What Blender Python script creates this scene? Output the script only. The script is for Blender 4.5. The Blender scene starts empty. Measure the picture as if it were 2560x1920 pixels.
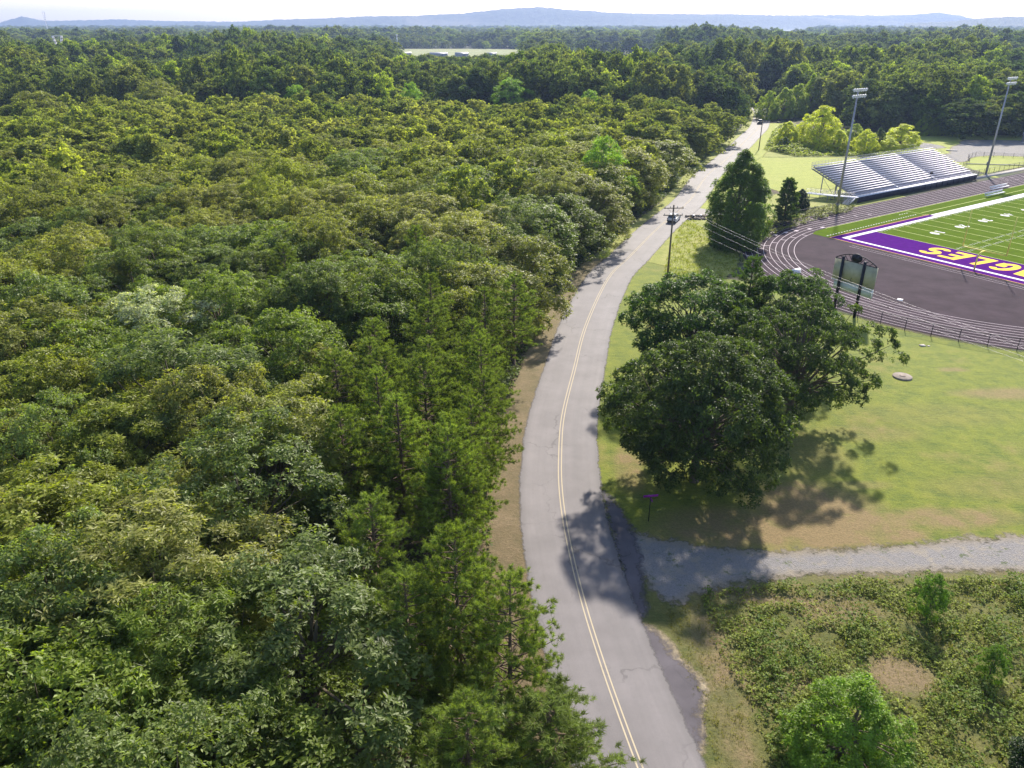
import bpy, math, random
import numpy as np
from mathutils import Vector, Matrix
from mathutils.geometry import tessellate_polygon
rad = math.radians
S = bpy.context.scene
# ---------------------------------------------------------------- camera, sky, sun, exposure
CAM_H, PITCH, FPX = 37.28, 0.443, 1900.0          # height, tilt below horizontal, focal length in px of a 2560 px wide frame
cd = bpy.data.cameras.new("camera"); cam = bpy.data.objects.new("camera", cd); S.collection.objects.link(cam)
cam.location = (0, 0, CAM_H); cam.rotation_euler = (math.pi/2 - PITCH, 0, 0)
cd.sensor_width = 36.0; cd.lens = FPX/2560*36.0; cd.clip_start = 0.5; cd.clip_end = 60000
S.camera = cam
SUN_EL, SUN_AZ = rad(38), rad(68)                   # azimuth counter-clockwise from +x
sd_ = Vector((math.cos(SUN_AZ)*math.cos(SUN_EL), math.sin(SUN_AZ)*math.cos(SUN_EL), math.sin(SUN_EL)))
sl = bpy.data.lights.new("sun", 'SUN'); sl.energy = 5.0; sl.angle = rad(2.0); sl.color = (1.0, 0.93, 0.80)
so = bpy.data.objects.new("sun", sl); S.collection.objects.link(so)
so.rotation_euler = sd_.to_track_quat('Z', 'Y').to_euler(); so.location = (0, 0, 100)
w = bpy.data.worlds.new("World"); S.world = w; w.use_nodes = True
nt = w.node_tree; bg = nt.nodes["Background"]; bg.inputs[1].default_value = 0.125
sk = nt.nodes.new("ShaderNodeTexSky"); sk.sky_type = 'NISHITA'; sk.sun_disc = False
sk.sun_elevation = SUN_EL; sk.sun_rotation = math.pi/2 - SUN_AZ
sk.altitude = 100; sk.air_density = 1.0; sk.dust_density = 1.0; sk.ozone_density = 1.0
nt.links.new(sk.outputs[0], bg.inputs[0])
S.view_settings.view_transform = 'Standard'; S.view_settings.look = 'None'
S.view_settings.exposure = 0.80; S.view_settings.gamma = 1.0
S.cycles.max_bounces = 6; S.cycles.diffuse_bounces = 3; S.cycles.glossy_bounces = 2
S.cycles.transmission_bounces = 4; S.cycles.transparent_max_bounces = 12; S.cycles.volume_bounces = 0
S.cycles.use_denoising = True; S.cycles.sample_clamp_indirect = 6

# ---------------------------------------------------------------- helpers
RS = np.random.RandomState
def tag(o, label=None, cat=None, group=None, kind=None):
    if label: o['label'] = label
    if cat: o['category'] = cat
    if group: o['group'] = group
    if kind: o['kind'] = kind
    return o
def empty(name, loc=(0, 0, 0), rz=0.0, **k):
    o = bpy.data.objects.new(name, None); S.collection.objects.link(o)
    o.location = loc; o.rotation_euler = (0, 0, rz); o.empty_display_size = 0.5
    return tag(o, **k)
def np_mesh(name, V, F, mats=(), attrs=None, smooth=False, mi=None):
    """V (n,3); F list of index arrays, each (m,k)"""
    me = bpy.data.meshes.new(name); V = np.asarray(V, np.float32)
    Fs = [np.asarray(f, np.int32) for f in (F if isinstance(F, (list, tuple)) else [F]) if len(f)]
    me.vertices.add(len(V)); me.vertices.foreach_set("co", V.ravel())
    li = np.concatenate([f.ravel() for f in Fs]); tot = np.concatenate([np.full(len(f), f.shape[1], np.int32) for f in Fs])
    st = np.concatenate([[0], np.cumsum(tot)[:-1]]).astype(np.int32)
    me.loops.add(len(li)); me.loops.foreach_set("vertex_index", li)
    me.polygons.add(len(tot)); me.polygons.foreach_set("loop_start", st)
    try: me.polygons.foreach_set("loop_total", tot)
    except Exception: pass
    if smooth: me.polygons.foreach_set("use_smooth", np.ones(len(tot), bool))
    for m in mats: me.materials.append(m)
    if mi is not None: me.polygons.foreach_set("material_index", np.asarray(mi, np.int32))
    me.update(calc_edges=True)
    if attrs:
        for k, (dom, a) in attrs.items():
            at = me.attributes.new(k, 'FLOAT', dom); at.data.foreach_set("value", np.asarray(a, np.float32).ravel())
    return me
def link(name, me, parent=None, loc=(0, 0, 0), rz=0.0, **k):
    o = bpy.data.objects.new(name, me); S.collection.objects.link(o); o.location = loc; o.rotation_euler = (0, 0, rz)
    if parent: o.parent = parent
    return tag(o, **k)
def rotm(rx=0, ry=0, rz=0):
    return np.array((Matrix.Rotation(rz, 3, 'Z') @ Matrix.Rotation(ry, 3, 'Y') @ Matrix.Rotation(rx, 3, 'X')))
class MB:
    """collects simple solids into one mesh"""
    def __init__(s): s.V = []; s.Q = []; s.T = []; s.n = 0
    def add(s, V, Q=(), T=()):
        V = np.asarray(V, float); s.V.append(V)
        if len(Q): s.Q.append(np.asarray(Q, int) + s.n)
        if len(T): s.T.append(np.asarray(T, int) + s.n)
        s.n += len(V); return s
    def box(s, c, size, R=None, bev=0.0):
        x, y, z = [a/2 for a in size]
        V = np.array([(sx*x, sy*y, sz*z) for sz in (-1, 1) for sy in (-1, 1) for sx in (-1, 1)], float)
        if R is not None: V = V @ R.T
        return s.add(V + np.array(c), [(0, 2, 3, 1), (4, 5, 7, 6), (0, 1, 5, 4), (2, 6, 7, 3), (0, 4, 6, 2), (1, 3, 7, 5)])
    def bar(s, a, b, wdt, hgt):
        a = Vector(a); b = Vector(b); d = b - a; L = d.length
        if L < 1e-6: return s
        x = d.normalized(); up = Vector((0, 0, 1))
        if abs(x.z) > 0.98: up = Vector((0, 1, 0))
        y = up.cross(x).normalized(); z = x.cross(y)
        R = np.array((x, y, z)).T
        return s.box((a + b)/2, (L, wdt, hgt), R)
    def tube(s, pts, rs, n=8, cap=True):
        P = [Vector(p) for p in pts]; rs = rs if hasattr(rs, '__len__') else [rs]*len(P)
        V = []; prev = None
        for i, p in enumerate(P):
            d = (P[min(i+1, len(P)-1)] - P[max(i-1, 0)])
            d = d.normalized() if d.length > 1e-9 else Vector((0, 0, 1))
            if prev is None: a = d.orthogonal().normalized()
            else: a = (prev - d*prev.dot(d)).normalized()
            prev = a; b = d.cross(a)
            for k in range(n):
                t = 2*math.pi*k/n; V.append(p + (a*math.cos(t) + b*math.sin(t))*rs[i])
        Q = [(i*n+k, i*n+(k+1) % n, (i+1)*n+(k+1) % n, (i+1)*n+k) for i in range(len(P)-1) for k in range(n)]
        T = []
        if cap:
            V.append(P[0]); V.append(P[-1]); c0 = len(V)-2; m = (len(P)-1)*n
            T = [(c0, (k+1) % n, k) for k in range(n)] + [(c0+1, m+k, m+(k+1) % n) for k in range(n)]
        return s.add([tuple(v) for v in V], Q, T)
    def prism(s, poly, z0, z1, tf=None):
        n = len(poly); V = [(x, y, z0) for x, y in poly] + [(x, y, z1) for x, y in poly]
        tri = tessellate_polygon([[Vector((x, y, 0)) for x, y in poly]])
        T = [tuple(reversed(t)) for t in tri] + [tuple(i+n for i in t) for t in tri]
        Q = [(i, (i+1) % n, (i+1) % n+n, i+n) for i in range(n)]
        V = np.array(V)
        if tf is not None: V = tf(V)
        return s.add(V, Q, T)
    def poly(s, pts, z):
        tri = tessellate_polygon([[Vector((x, y, 0)) for x, y in pts]])
        return s.add([(x, y, z) for x, y in pts], (), tri)
    def lathe(s, prof, n=16, c=(0, 0, 0)):
        V = [(c[0]+r*math.cos(2*math.pi*k/n), c[1]+r*math.sin(2*math.pi*k/n), c[2]+z) for r, z in prof for k in range(n)]
        Q = [(i*n+k, i*n+(k+1) % n, (i+1)*n+(k+1) % n, (i+1)*n+k) for i in range(len(prof)-1) for k in range(n)]
        return s.add(V, Q)
    def mesh(s, name, m, smooth=False):
        F = []
        if s.Q: F.append(np.concatenate(s.Q))
        if s.T: F.append(np.concatenate(s.T))
        return np_mesh(name, np.concatenate(s.V), F, [m] if m else [], smooth=smooth)
    def build(s, name, m, parent=None, loc=(0, 0, 0), rz=0.0, smooth=False, **k):
        return link(name, s.mesh(name, m, smooth), parent, loc, rz, **k)
def copy_thing(src, loc, rz=None, scale=None, **k):
    c = src.copy(); S.collection.objects.link(c); c.location = loc
    if rz is not None: c.rotation_euler = (0, 0, rz)
    if scale is not None: c.scale = scale
    for ch in src.children:
        d = ch.copy(); S.collection.objects.link(d); d.parent = c
        for g in ch.children:
            e = g.copy(); S.collection.objects.link(e); e.parent = d
    return tag(c, **k)
def smooth_line(P, n=6):
    P = np.array(P, float); out = []
    for i in range(len(P)-1):
        p0 = P[max(i-1, 0)]; p1 = P[i]; p2 = P[i+1]; p3 = P[min(i+2, len(P)-1)]
        for k in range(n):
            t = k/n
            out.append(.5*((2*p1)+(-p0+p2)*t+(2*p0-5*p1+4*p2-p3)*t*t+(-p0+3*p1-3*p2+p3)*t**3))
    out.append(P[-1]); return np.array(out)
def inside(P, poly):
    x, y = P[:, 0], P[:, 1]; r = np.zeros(len(P), bool); q = np.array(poly, float); n = len(q); j = n-1
    for i in range(n):
        xi, yi = q[i]; xj, yj = q[j]
        c = ((yi > y) != (yj > y)) & (x < (xj-xi)*(y-yi)/((yj-yi) if abs(yj-yi) > 1e-12 else 1e-12)+xi)
        r ^= c; j = i
    return r
def sdist(P, poly):
    """signed distance to polygon, positive inside"""
    q = np.array(poly, float); d = np.full(len(P), 1e9)
    for i in range(len(q)):
        a = q[i]; b = q[(i+1) % len(q)]; ab = b-a; L = (ab@ab)+1e-12
        t = np.clip(((P-a)@ab)/L, 0, 1); d = np.minimum(d, np.linalg.norm(P-(a+t[:, None]*ab), axis=1))
    return np.where(inside(P, poly), d, -d)

# ---------------------------------------------------------------- materials
def new_mat(name):
    m = bpy.data.materials.new(name); m.use_nodes = True; n = m.node_tree
    return m, n, n.nodes["Principled BSDF"], n.nodes["Material Output"]
def N(n, t, **k):
    x = n.nodes.new(t)
    for a, b in k.items(): setattr(x, a, b)
    return x
def L(n, a, b): n.links.new(a, b)
def noise(n, scale, detail=4, rough=.55, vec=None, w=None):
    x = N(n, "ShaderNodeTexNoise"); x.inputs["Scale"].default_value = scale; x.inputs["Detail"].default_value = detail
    x.inputs["Roughness"].default_value = rough
    if vec is not None: L(n, vec, x.inputs["Vector"])
    return x.outputs["Fac"]
def ramp(n, fac, stops):
    r = N(n, "ShaderNodeValToRGB"); e = r.color_ramp.elements
    while len(e) < len(stops): e.new(.5)
    for i, (p, c) in enumerate(stops):
        e[i].position = p; e[i].color = (*c, 1) if len(c) == 3 else c
    L(n, fac, r.inputs[0]); return r.outputs[0]
def mixc(n, fac, a, b, mode='MIX'):
    x = N(n, "ShaderNodeMix", data_type='RGBA', blend_type=mode)
    for s_, v in ((0, fac), (6, a), (7, b)):
        if isinstance(v, (int, float)): x.inputs[s_].default_value = v
        elif isinstance(v, tuple): x.inputs[s_].default_value = (*v, 1)
        else: L(n, v, x.inputs[s_])
    return x.outputs[2]
def math_(n, op, a, b=None, c=None, clamp=False):
    x = N(n, "ShaderNodeMath", operation=op); x.use_clamp = clamp
    for i, v in enumerate((a, b, c)):
        if v is None: continue
        if isinstance(v, (int, float)): x.inputs[i].default_value = v
        else: L(n, v, x.inputs[i])
    return x.outputs[0]
def maprange(n, v, a, b, c=0., d=1., smooth=False):
    x = N(n, "ShaderNodeMapRange"); x.clamp = True
    if smooth: x.interpolation_type = 'SMOOTHSTEP'
    L(n, v, x.inputs[0])
    for i, q in enumerate((a, b, c, d)): x.inputs[i+1].default_value = q
    return x.outputs[0]
def coord(n): return N(n, "ShaderNodeTexCoord").outputs["Object"]
def attr(n, name):
    a = N(n, "ShaderNodeAttribute"); a.attribute_name = name; return a.outputs["Fac"]
def bump(n, h, bs, dist=.05, st=1.0):
    b = N(n, "ShaderNodeBump"); b.inputs["Distance"].default_value = dist; b.inputs["Strength"].default_value = st
    L(n, h, b.inputs["Height"]); L(n, b.outputs[0], bs.inputs["Normal"])
def plain(name, col, rough=.6, metal=0.0, spec=.3, var=.12, scale=2.0, bmp=0.0):
    m, n, b, o = new_mat(name)
    v = noise(n, scale, 5, .6, coord(n)); lo = tuple(c*(1-var*1.5) for c in col); hi = tuple(min(1, c*(1+var)) for c in col)
    L(n, ramp(n, v, [(.3, lo), (.7, hi)]), b.inputs["Base Color"])
    b.inputs["Roughness"].default_value = rough; b.inputs["Metallic"].default_value = metal
    b.inputs["Specular IOR Level"].default_value = spec
    if bmp: bump(n, noise(n, scale*8, 4, .6, coord(n)), b, bmp)
    return m
def edge_alpha(n, b, o, width=.35, freq=2.5, amp=.5, solid=0.0):
    """lets a sheet fray out where the loose material thins at its border ('edge' = metres from the border)"""
    e = attr(n, "edge"); c = coord(n)
    v = math_(n, 'ADD', noise(n, freq, 6, .7, c), math_(n, 'MULTIPLY', noise(n, freq*.22, 3, .6, c), .9))
    v = math_(n, 'SUBTRACT', v, .95)
    v = math_(n, 'ADD', math_(n, 'MULTIPLY', v, amp*5), e)
    f = maprange(n, v, -width, width)
    tr = N(n, "ShaderNodeBsdfTransparent"); mx = N(n, "ShaderNodeMixShader")
    L(n, f, mx.inputs[0]); L(n, tr.outputs[0], mx.inputs[1]); L(n, b.outputs[0], mx.inputs[2]); L(n, mx.outputs[0], o.inputs[0])
def leaf_mat(name, far=False, sheen=.22, trans=.46, ramp_cols=None, rough=.46):
    m, n, b, o = new_mat(name)
    r = attr(n, "rnd"); oi = N(n, "ShaderNodeObjectInfo")
    if ramp_cols: base = ramp(n, oi.outputs["Random"], ramp_cols)
    else: base = oi.outputs["Color"]
    if far:
        geo = N(n, "ShaderNodeVectorMath", operation='SCALE'); L(n, oi.outputs["Location"], geo.inputs[0]); geo.inputs[3].default_value = .009
        z = noise(n, 1.0, 4, .7, geo.outputs[0])
        base = mixc(n, maprange(n, z, .54, .66, 0, .7), base, (.22, .24, .085))
        base = mixc(n, maprange(n, z, .48, .36, 0, .8), base, (.055, .095, .040))
    v = math_(n, 'ADD', math_(n, 'MULTIPLY', r, 1.5), .32)
    col = N(n, "ShaderNodeVectorMath", operation='SCALE'); L(n, base, col.inputs[0]); L(n, v, col.inputs[3])
    L(n, col.outputs[0], b.inputs["Base Color"]); b.inputs["Roughness"].default_value = rough
    b.inputs["Specular IOR Level"].default_value = sheen
    t = N(n, "ShaderNodeBsdfTranslucent"); tc = mixc(n, 1.0, col.outputs[0], (1.75, 1.85, .5), 'MULTIPLY'); L(n, tc, t.inputs[0])
    mx = N(n, "ShaderNodeMixShader"); mx.inputs[0].default_value = trans
    L(n, b.outputs[0], mx.inputs[1]); L(n, t.outputs[0], mx.inputs[2]); L(n, mx.outputs[0], o.inputs[0])
    return m
def bark_mat(name, col):
    m, n, b, o = new_mat(name); c = coord(n)
    mp = N(n, "ShaderNodeMapping"); L(n, c, mp.inputs[0]); mp.inputs[3].default_value = (6, 6, 1.2)
    v = noise(n, 2.0, 6, .7, mp.outputs[0])
    L(n, ramp(n, v, [(.3, tuple(x*.45 for x in col)), (.7, tuple(x*1.25 for x in col))]), b.inputs["Base Color"])
    b.inputs["Roughness"].default_value = .9; bump(n, v, b, .04)
    return m

def ground_mat():
    m, n, b, o = new_mat("forest_floor"); c = coord(n)
    a = noise(n, .9, 8, .7, c); d = noise(n, .06, 5, .6, c)
    c1 = ramp(n, a, [(.3, (.035, .026, .014)), (.5, (.075, .055, .032)), (.7, (.14, .105, .066))])
    c2 = ramp(n, a, [(.3, (.018, .030, .008)), (.7, (.06, .085, .025))])
    L(n, mixc(n, maprange(n, d, .42, .58), c1, c2), b.inputs["Base Color"]); b.inputs["Roughness"].default_value = .95
    bump(n, a, b, .25); return m
def grass_mat(name, green, light, straw, edge=True, stripes=False, k=1.0, dryw=.35, width=.4, amp=.25):
    m, n, b, o = new_mat(name); c = coord(n)
    fine = noise(n, 5.0*k, 8, .75, c); mid = noise(n, .55*k, 6, .65, c); big = noise(n, .09*k, 4, .6, c)
    mp = N(n, "ShaderNodeMapping"); L(n, c, mp.inputs[0]); mp.inputs[3].default_value = (.5, 3.0, 1); mp.inputs[2].default_value = (0, 0, .5)
    st = noise(n, 1.1*k, 5, .7, mp.outputs[0])
    g = mixc(n, maprange(n, mid, .38, .62), green, light)
    g = mixc(n, maprange(n, st, .42, .66, 0, .75), g, light)
    dry = math_(n, 'ADD', math_(n, 'MULTIPLY', maprange(n, math_(n, 'ADD', big, math_(n, 'MULTIPLY', mid, .5)), .80, 1.0), dryw), attr(n, "dry"))
    dry = math_(n, 'MULTIPLY', dry, maprange(n, mid, .25, .55, .45, 1.0), clamp=True)
    g = mixc(n, dry, g, straw)
    g = mixc(n, maprange(n, fine, .3, .7, .0, 1.0), mixc(n, 1.0, g, (.55, .58, .5), 'MULTIPLY'), mixc(n, 1.0, g, (1.18, 1.16, 1.1), 'MULTIPLY'))
    L(n, g, b.inputs["Base Color"]); b.inputs["Roughness"].default_value = .85; b.inputs["Specular IOR Level"].default_value = .25
    b.inputs["Sheen Weight"].default_value = .25; b.inputs["Sheen Tint"].default_value = (.75, .8, .3, 1)
    bump(n, math_(n, 'ADD', fine, math_(n, 'MULTIPLY', mid, 1.2)), b, .09)
    if edge: edge_alpha(n, b, o, width, 2.2, amp)
    return m
def gravel_mat():
    m, n, b, o = new_mat("gravel"); c = coord(n)
    vo = N(n, "ShaderNodeTexVoronoi"); vo.inputs["Scale"].default_value = 9; L(n, c, vo.inputs[0])
    f = noise(n, 14, 6, .75, c); mid = noise(n, .8, 5, .65, c)
    g = ramp(n, f, [(.25, (.11, .10, .105)), (.5, (.215, .20, .20)), (.78, (.38, .35, .345))])
    g = mixc(n, maprange(n, mid, .5, .66, 0, .75), g, (.30, .255, .20))
    g = mixc(n, maprange(n, attr(n, 'edge'), .9, .1, 0, .7), g, (.26, .21, .145))
    g = mixc(n, maprange(n, noise(n, .7, 8, .78, c), .57, .63, 0, .85), g, (.075, .10, .03))
    L(n, g, b.inputs["Base Color"]); b.inputs["Roughness"].default_value = .9
    bump(n, math_(n, 'ADD', f, vo.outputs["Distance"]), b, .05)
    edge_alpha(n, b, o, .35, 1.5, .55); return m
def asphalt_mat(name, base, along=True, cracks=True, edge=False, var=.12, tracks=0.0, spec=.3, ew=.12, ea=.1, rgh=.9):
    m, n, b, o = new_mat(name); c = coord(n)
    f = noise(n, 30, 5, .8, c); mid = noise(n, .25, 5, .6, c)
    col = mixc(n, maprange(n, mid, .35, .65), tuple(x*(1-var) for x in base), tuple(x*(1+var) for x in base))
    col = mixc(n, maprange(n, f, .3, .7), mixc(n, 1.0, col, (.8, .8, .82), 'MULTIPLY'), mixc(n, 1.0, col, (1.15, 1.14, 1.12), 'MULTIPLY'))
    if tracks:
        a = attr(n, "across")
        cmb = N(n, "ShaderNodeCombineXYZ"); L(n, a, cmb.inputs[0]); L(n, math_(n, 'MULTIPLY', attr(n, "along"), .02), cmb.inputs[1])
        s_ = noise(n, 1.6, 5, .65, cmb.outputs[0])
        col = mixc(n, maprange(n, s_, .35, .65, 0, .55), col, mixc(n, 1.0, col, (1.22, 1.2, 1.2), 'MULTIPLY'))
        ab = math_(n, 'ABSOLUTE', a)
        col = mixc(n, maprange(n, ab, 3.05, 3.75, 0, .6), col, tuple(x*.55 for x in base))
        blo = noise(n, .9, 6, .7, c)
        col = mixc(n, math_(n, 'MULTIPLY', maprange(n, blo, .60, .70), maprange(n, ab, 1.2, 2.5, 0, .35)), col, tuple(x*.6 for x in base))
    if cracks:
        vo = N(n, "ShaderNodeTexVoronoi", feature='DISTANCE_TO_EDGE'); vo.inputs["Scale"].default_value = .16
        wv = N(n, "ShaderNodeVectorMath", operation='MULTIPLY_ADD')
        nz = N(n, "ShaderNodeTexNoise"); nz.inputs["Scale"].default_value = .7; nz.inputs["Detail"].default_value = 6; L(n, c, nz.inputs[0])
        L(n, nz.outputs["Color"], wv.inputs[0]); wv.inputs[1].default_value = (3, 3, 0); L(n, c, wv.inputs[2]); L(n, wv.outputs[0], vo.inputs[0])
        ck = math_(n, 'MULTIPLY', maprange(n, vo.outputs["Distance"], .012, .004), maprange(n, noise(n, .12, 3, .5, c), .5, .6, 0, .6))
        col = mixc(n, ck, col, tuple(x*.4 for x in base))
    L(n, col, b.inputs["Base Color"]); b.inputs["Roughness"].default_value = rgh; b.inputs["Specular IOR Level"].default_value = spec
    bump(n, f, b, .012)
    if edge: edge_alpha(n, b, o, ew, 3.0, ea)
    return m
def paint_mat(name, col, wear=.25):
    m, n, b, o = new_mat(name); c = coord(n)
    f = noise(n, 3.5, 6, .75, c)
    L(n, mixc(n, maprange(n, f, .58, .72, 0, wear), col, tuple(x*.5 for x in col)), b.inputs["Base Color"])
    b.inputs["Roughness"].default_value = .9; b.inputs["Specular IOR Level"].default_value = .08; return m

M = {}
M['bark'] = bark_mat("bark", (.16, .125, .09)); M['pine_bark'] = bark_mat("pine_bark", (.17, .115, .08))
M['leaf'] = leaf_mat("leaf", sheen=.24, rough=.42)
M['needle'] = leaf_mat("needle", sheen=.12, trans=.42, rough=.6)
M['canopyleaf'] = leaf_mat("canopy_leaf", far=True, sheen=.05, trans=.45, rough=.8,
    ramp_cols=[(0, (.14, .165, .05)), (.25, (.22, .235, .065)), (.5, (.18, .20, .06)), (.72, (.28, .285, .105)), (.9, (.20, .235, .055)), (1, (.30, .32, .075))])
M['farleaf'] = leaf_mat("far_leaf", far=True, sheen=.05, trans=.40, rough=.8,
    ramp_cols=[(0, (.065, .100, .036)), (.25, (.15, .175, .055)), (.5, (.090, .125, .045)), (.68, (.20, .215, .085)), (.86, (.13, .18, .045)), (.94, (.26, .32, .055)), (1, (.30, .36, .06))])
M['weed'] = leaf_mat("weed_leaf", sheen=.1, trans=.42)
M['ground'] = ground_mat()
M['lawn'] = grass_mat("lawn_grass", (.080, .120, .007), (.190, .212, .012), (.24, .160, .085), dryw=.55)
M['mown'] = grass_mat("mown_grass", (.22, .26, .035), (.33, .35, .05), (.38, .33, .12), dryw=.3)
M['rough'] = grass_mat("rough_grass", (.070, .088, .020), (.15, .14, .045), (.23, .16, .10), dryw=1.0, amp=.4)
M['litter'] = grass_mat("leaf_litter", (.12, .09, .05), (.19, .13, .085), (.26, .185, .13), dryw=.8, amp=.25)
M['meadow'] = grass_mat("meadow_grass", (.17, .20, .03), (.31, .31, .06), (.38, .33, .14), dryw=.8, amp=.4)
M['gravel'] = gravel_mat()
M['farm'] = grass_mat("farm_field", (.17, .19, .07), (.27, .26, .13), (.30, .27, .16), dryw=.6, k=.06, width=6)
M['road'] = asphalt_mat("road_asphalt", (.172, .156, .160), tracks=1.0, edge=True, spec=.38, rgh=.74)
M['patch'] = asphalt_mat("dark_asphalt", (.115, .102, .115), edge=True, var=.25, ew=.35, ea=.28)
M['sand'] = grass_mat("sandy_soil", (.26, .20, .14), (.40, .32, .24), (.46, .38, .29), dryw=.6, width=.2, amp=.18)
M['track'] = asphalt_mat("track_surface", (.050, .034, .044), cracks=False, var=.22, spec=.08)
M['turf'] = plain("artificial_turf", (.085, .135, .008), 1.0, spec=.02, var=.10, scale=.6)
M['purple'] = plain("purple_turf", (.075, .006, .17), 1.0, spec=.02, var=.12, scale=1.2)
M['gold'] = paint_mat("gold_turf", (.90, .56, .07), .1)
M['wpaint'] = paint_mat("white_paint", (.80, .76, .80), .15)
M['tpaint'] = paint_mat("track_line_paint", (.55, .47, .52), .5)
M['ypaint'] = paint_mat("yellow_line_paint", (.50, .42, .30), .8)
M['fpaint'] = paint_mat("field_line_paint", (.66, .70, .30), .15)
M['opaint'] = paint_mat("orange_line_paint", (.80, .36, .20), .1)
M['alu'] = plain("aluminium", (.84, .80, .86), .5, 0, var=.06, scale=.8)
M['steel'] = plain("galvanised_steel", (.36, .35, .39), .45, .5, var=.1, scale=1.5)
M['footshade'] = plain("shaded_aluminium", (.46, .42, .50), .7, 0, var=.1)  # darker copy of the aluminium: shade between seat rows put into the colour
M['black'] = plain("black_metal", (.012, .012, .018), .5, .2, var=.1)
M['navy'] = plain("dark_navy_vinyl", (.016, .018, .045), .55, var=.25, scale=.9)
M['concrete'] = plain("concrete", (.42, .38, .36), .85, var=.15, scale=1.6, bmp=.01)
M['oldconcrete'] = plain("weathered_concrete", (.27, .225, .19), .9, var=.2, scale=2, bmp=.01)
M['wood'] = bark_mat("pole_wood", (.19, .14, .10))
M['wire'] = plain("wire", (.20, .19, .22), .4, .6)
M['yellow'] = plain("yellow_steel", (.85, .74, .16), .6)
M['white'] = plain("white_enamel", (.80, .79, .82), .35, var=.05)
M['glass'] = plain("dark_glass", (.02, .024, .03), .08, 0, .8, var=.1)
M['rubber'] = plain("rubber", (.02, .02, .02), .8)
M['red'] = plain("tail_light_red", (.35, .01, .01), .3)
M['darkpaint'] = plain("dark_paint", (.03, .03, .04), .3)
M['sheet'] = plain("weathered_panel", (.40, .38, .28), .7, 0, var=.22, scale=.55)
M['sheet2'] = plain("pale_panel", (.52, .56, .54), .7, 0, var=.08, scale=.8)
M['signpurple'] = plain("purple_sign", (.30, .02, .30), .5)
M['roofing'] = plain("pale_roofing", (.40, .38, .40), .5, .2)
M['wall'] = plain("pale_siding", (.42, .40, .42), .7)

# ---------------------------------------------------------------- stadium frame: u along the field, v across (away from the grandstand)
FX, FY, TH = 72.136, 148.885, .59324
def F(u, v, z=0.0): return (FX+u*math.cos(TH)+v*math.sin(TH), FY+u*math.sin(TH)-v*math.cos(TH), z)
def Fn(A):
    A = np.asarray(A, float); return np.stack([FX+A[:, 0]*math.cos(TH)+A[:, 1]*math.sin(TH), FY+A[:, 0]*math.sin(TH)-A[:, 1]*math.cos(TH)], 1)
CU, CV, RIN = -6.0, 24.4, 31.5
def lane(r, u1=118, n=48):
    """oval line at radius r, from the far straight round the near curve to the other straight"""
    P = [(u1, CV-r)] + [(CU+r*math.cos(t), CV+r*math.sin(t)) for t in np.linspace(-math.pi/2, -math.pi*1.5, n)] + [(u1, CV+r)]
    return np.array(P)

# ---------------------------------------------------------------- ground and sheets
def structure(name, me, **k): return link(name, me, kind='structure', **k)
def polar_ground():
    rs = np.concatenate([np.linspace(0, 400, 41)[1:], np.geomspace(440, 7700, 34)]); nT = 96
    V = [(0, 0, 0)]; 
    for r in rs:
        for k in range(nT):
            t = 2*math.pi*k/nT; V.append((r*math.cos(t), r*math.sin(t), 0))
    T = [(0, 1+k, 1+(k+1) % nT) for k in range(nT)]; Q = []
    for i in range(len(rs)-1):
        for k in range(nT):
            a = 1+i*nT+k; b = 1+i*nT+(k+1) % nT; Q.append((a, a+nT, b+nT, b))
    return np_mesh("ground", V, [np.array(Q), np.array(T)], [M['ground']])
structure('ground', polar_ground())
def sheet(name, poly, z, mat, res=.6, margin=.8, dry=None, smooth=0, und=0.0):
    poly = np.array(poly, float)
    if smooth: poly = smooth_line(np.vstack([poly, poly[:1]]), smooth)[:-1]
    lo = poly.min(0)-margin; hi = poly.max(0)+margin
    nx = int((hi[0]-lo[0])/res)+1; ny = int((hi[1]-lo[1])/res)+1
    X, Y = np.meshgrid(np.linspace(lo[0], hi[0], nx+1), np.linspace(lo[1], hi[1], ny+1)); P = np.stack([X.ravel(), Y.ravel()], 1)
    sd = sdist(P, poly)
    i = np.arange(nx*ny); r = i//nx; c = i % nx; a = r*(nx+1)+c
    Q = np.stack([a, a+1, a+nx+2, a+nx+1], 1); keep = (sd[Q] > -margin).any(1); Q = Q[keep]
    used, inv = np.unique(Q, return_inverse=True); Q = inv.reshape(Q.shape)
    Pz = np.full(len(used), z)
    V = np.column_stack([P[used], Pz]); at = {'edge': ('POINT', sd[used])}
    at['dry'] = ('POINT', dry(P[used]) if dry else np.zeros(len(used)))
    return structure(name, np_mesh(name, V, Q, [mat], at))
def blobs(L_):
    def f(P):
        d = np.zeros(len(P))
        for x, y, rx, ry, s in L_:
            q = ((P[:, 0]-x)/rx)**2+((P[:, 1]-y)/ry)**2; d = np.maximum(d, s*np.clip(1.25-q, 0, 1))
        return d
    return f

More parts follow.
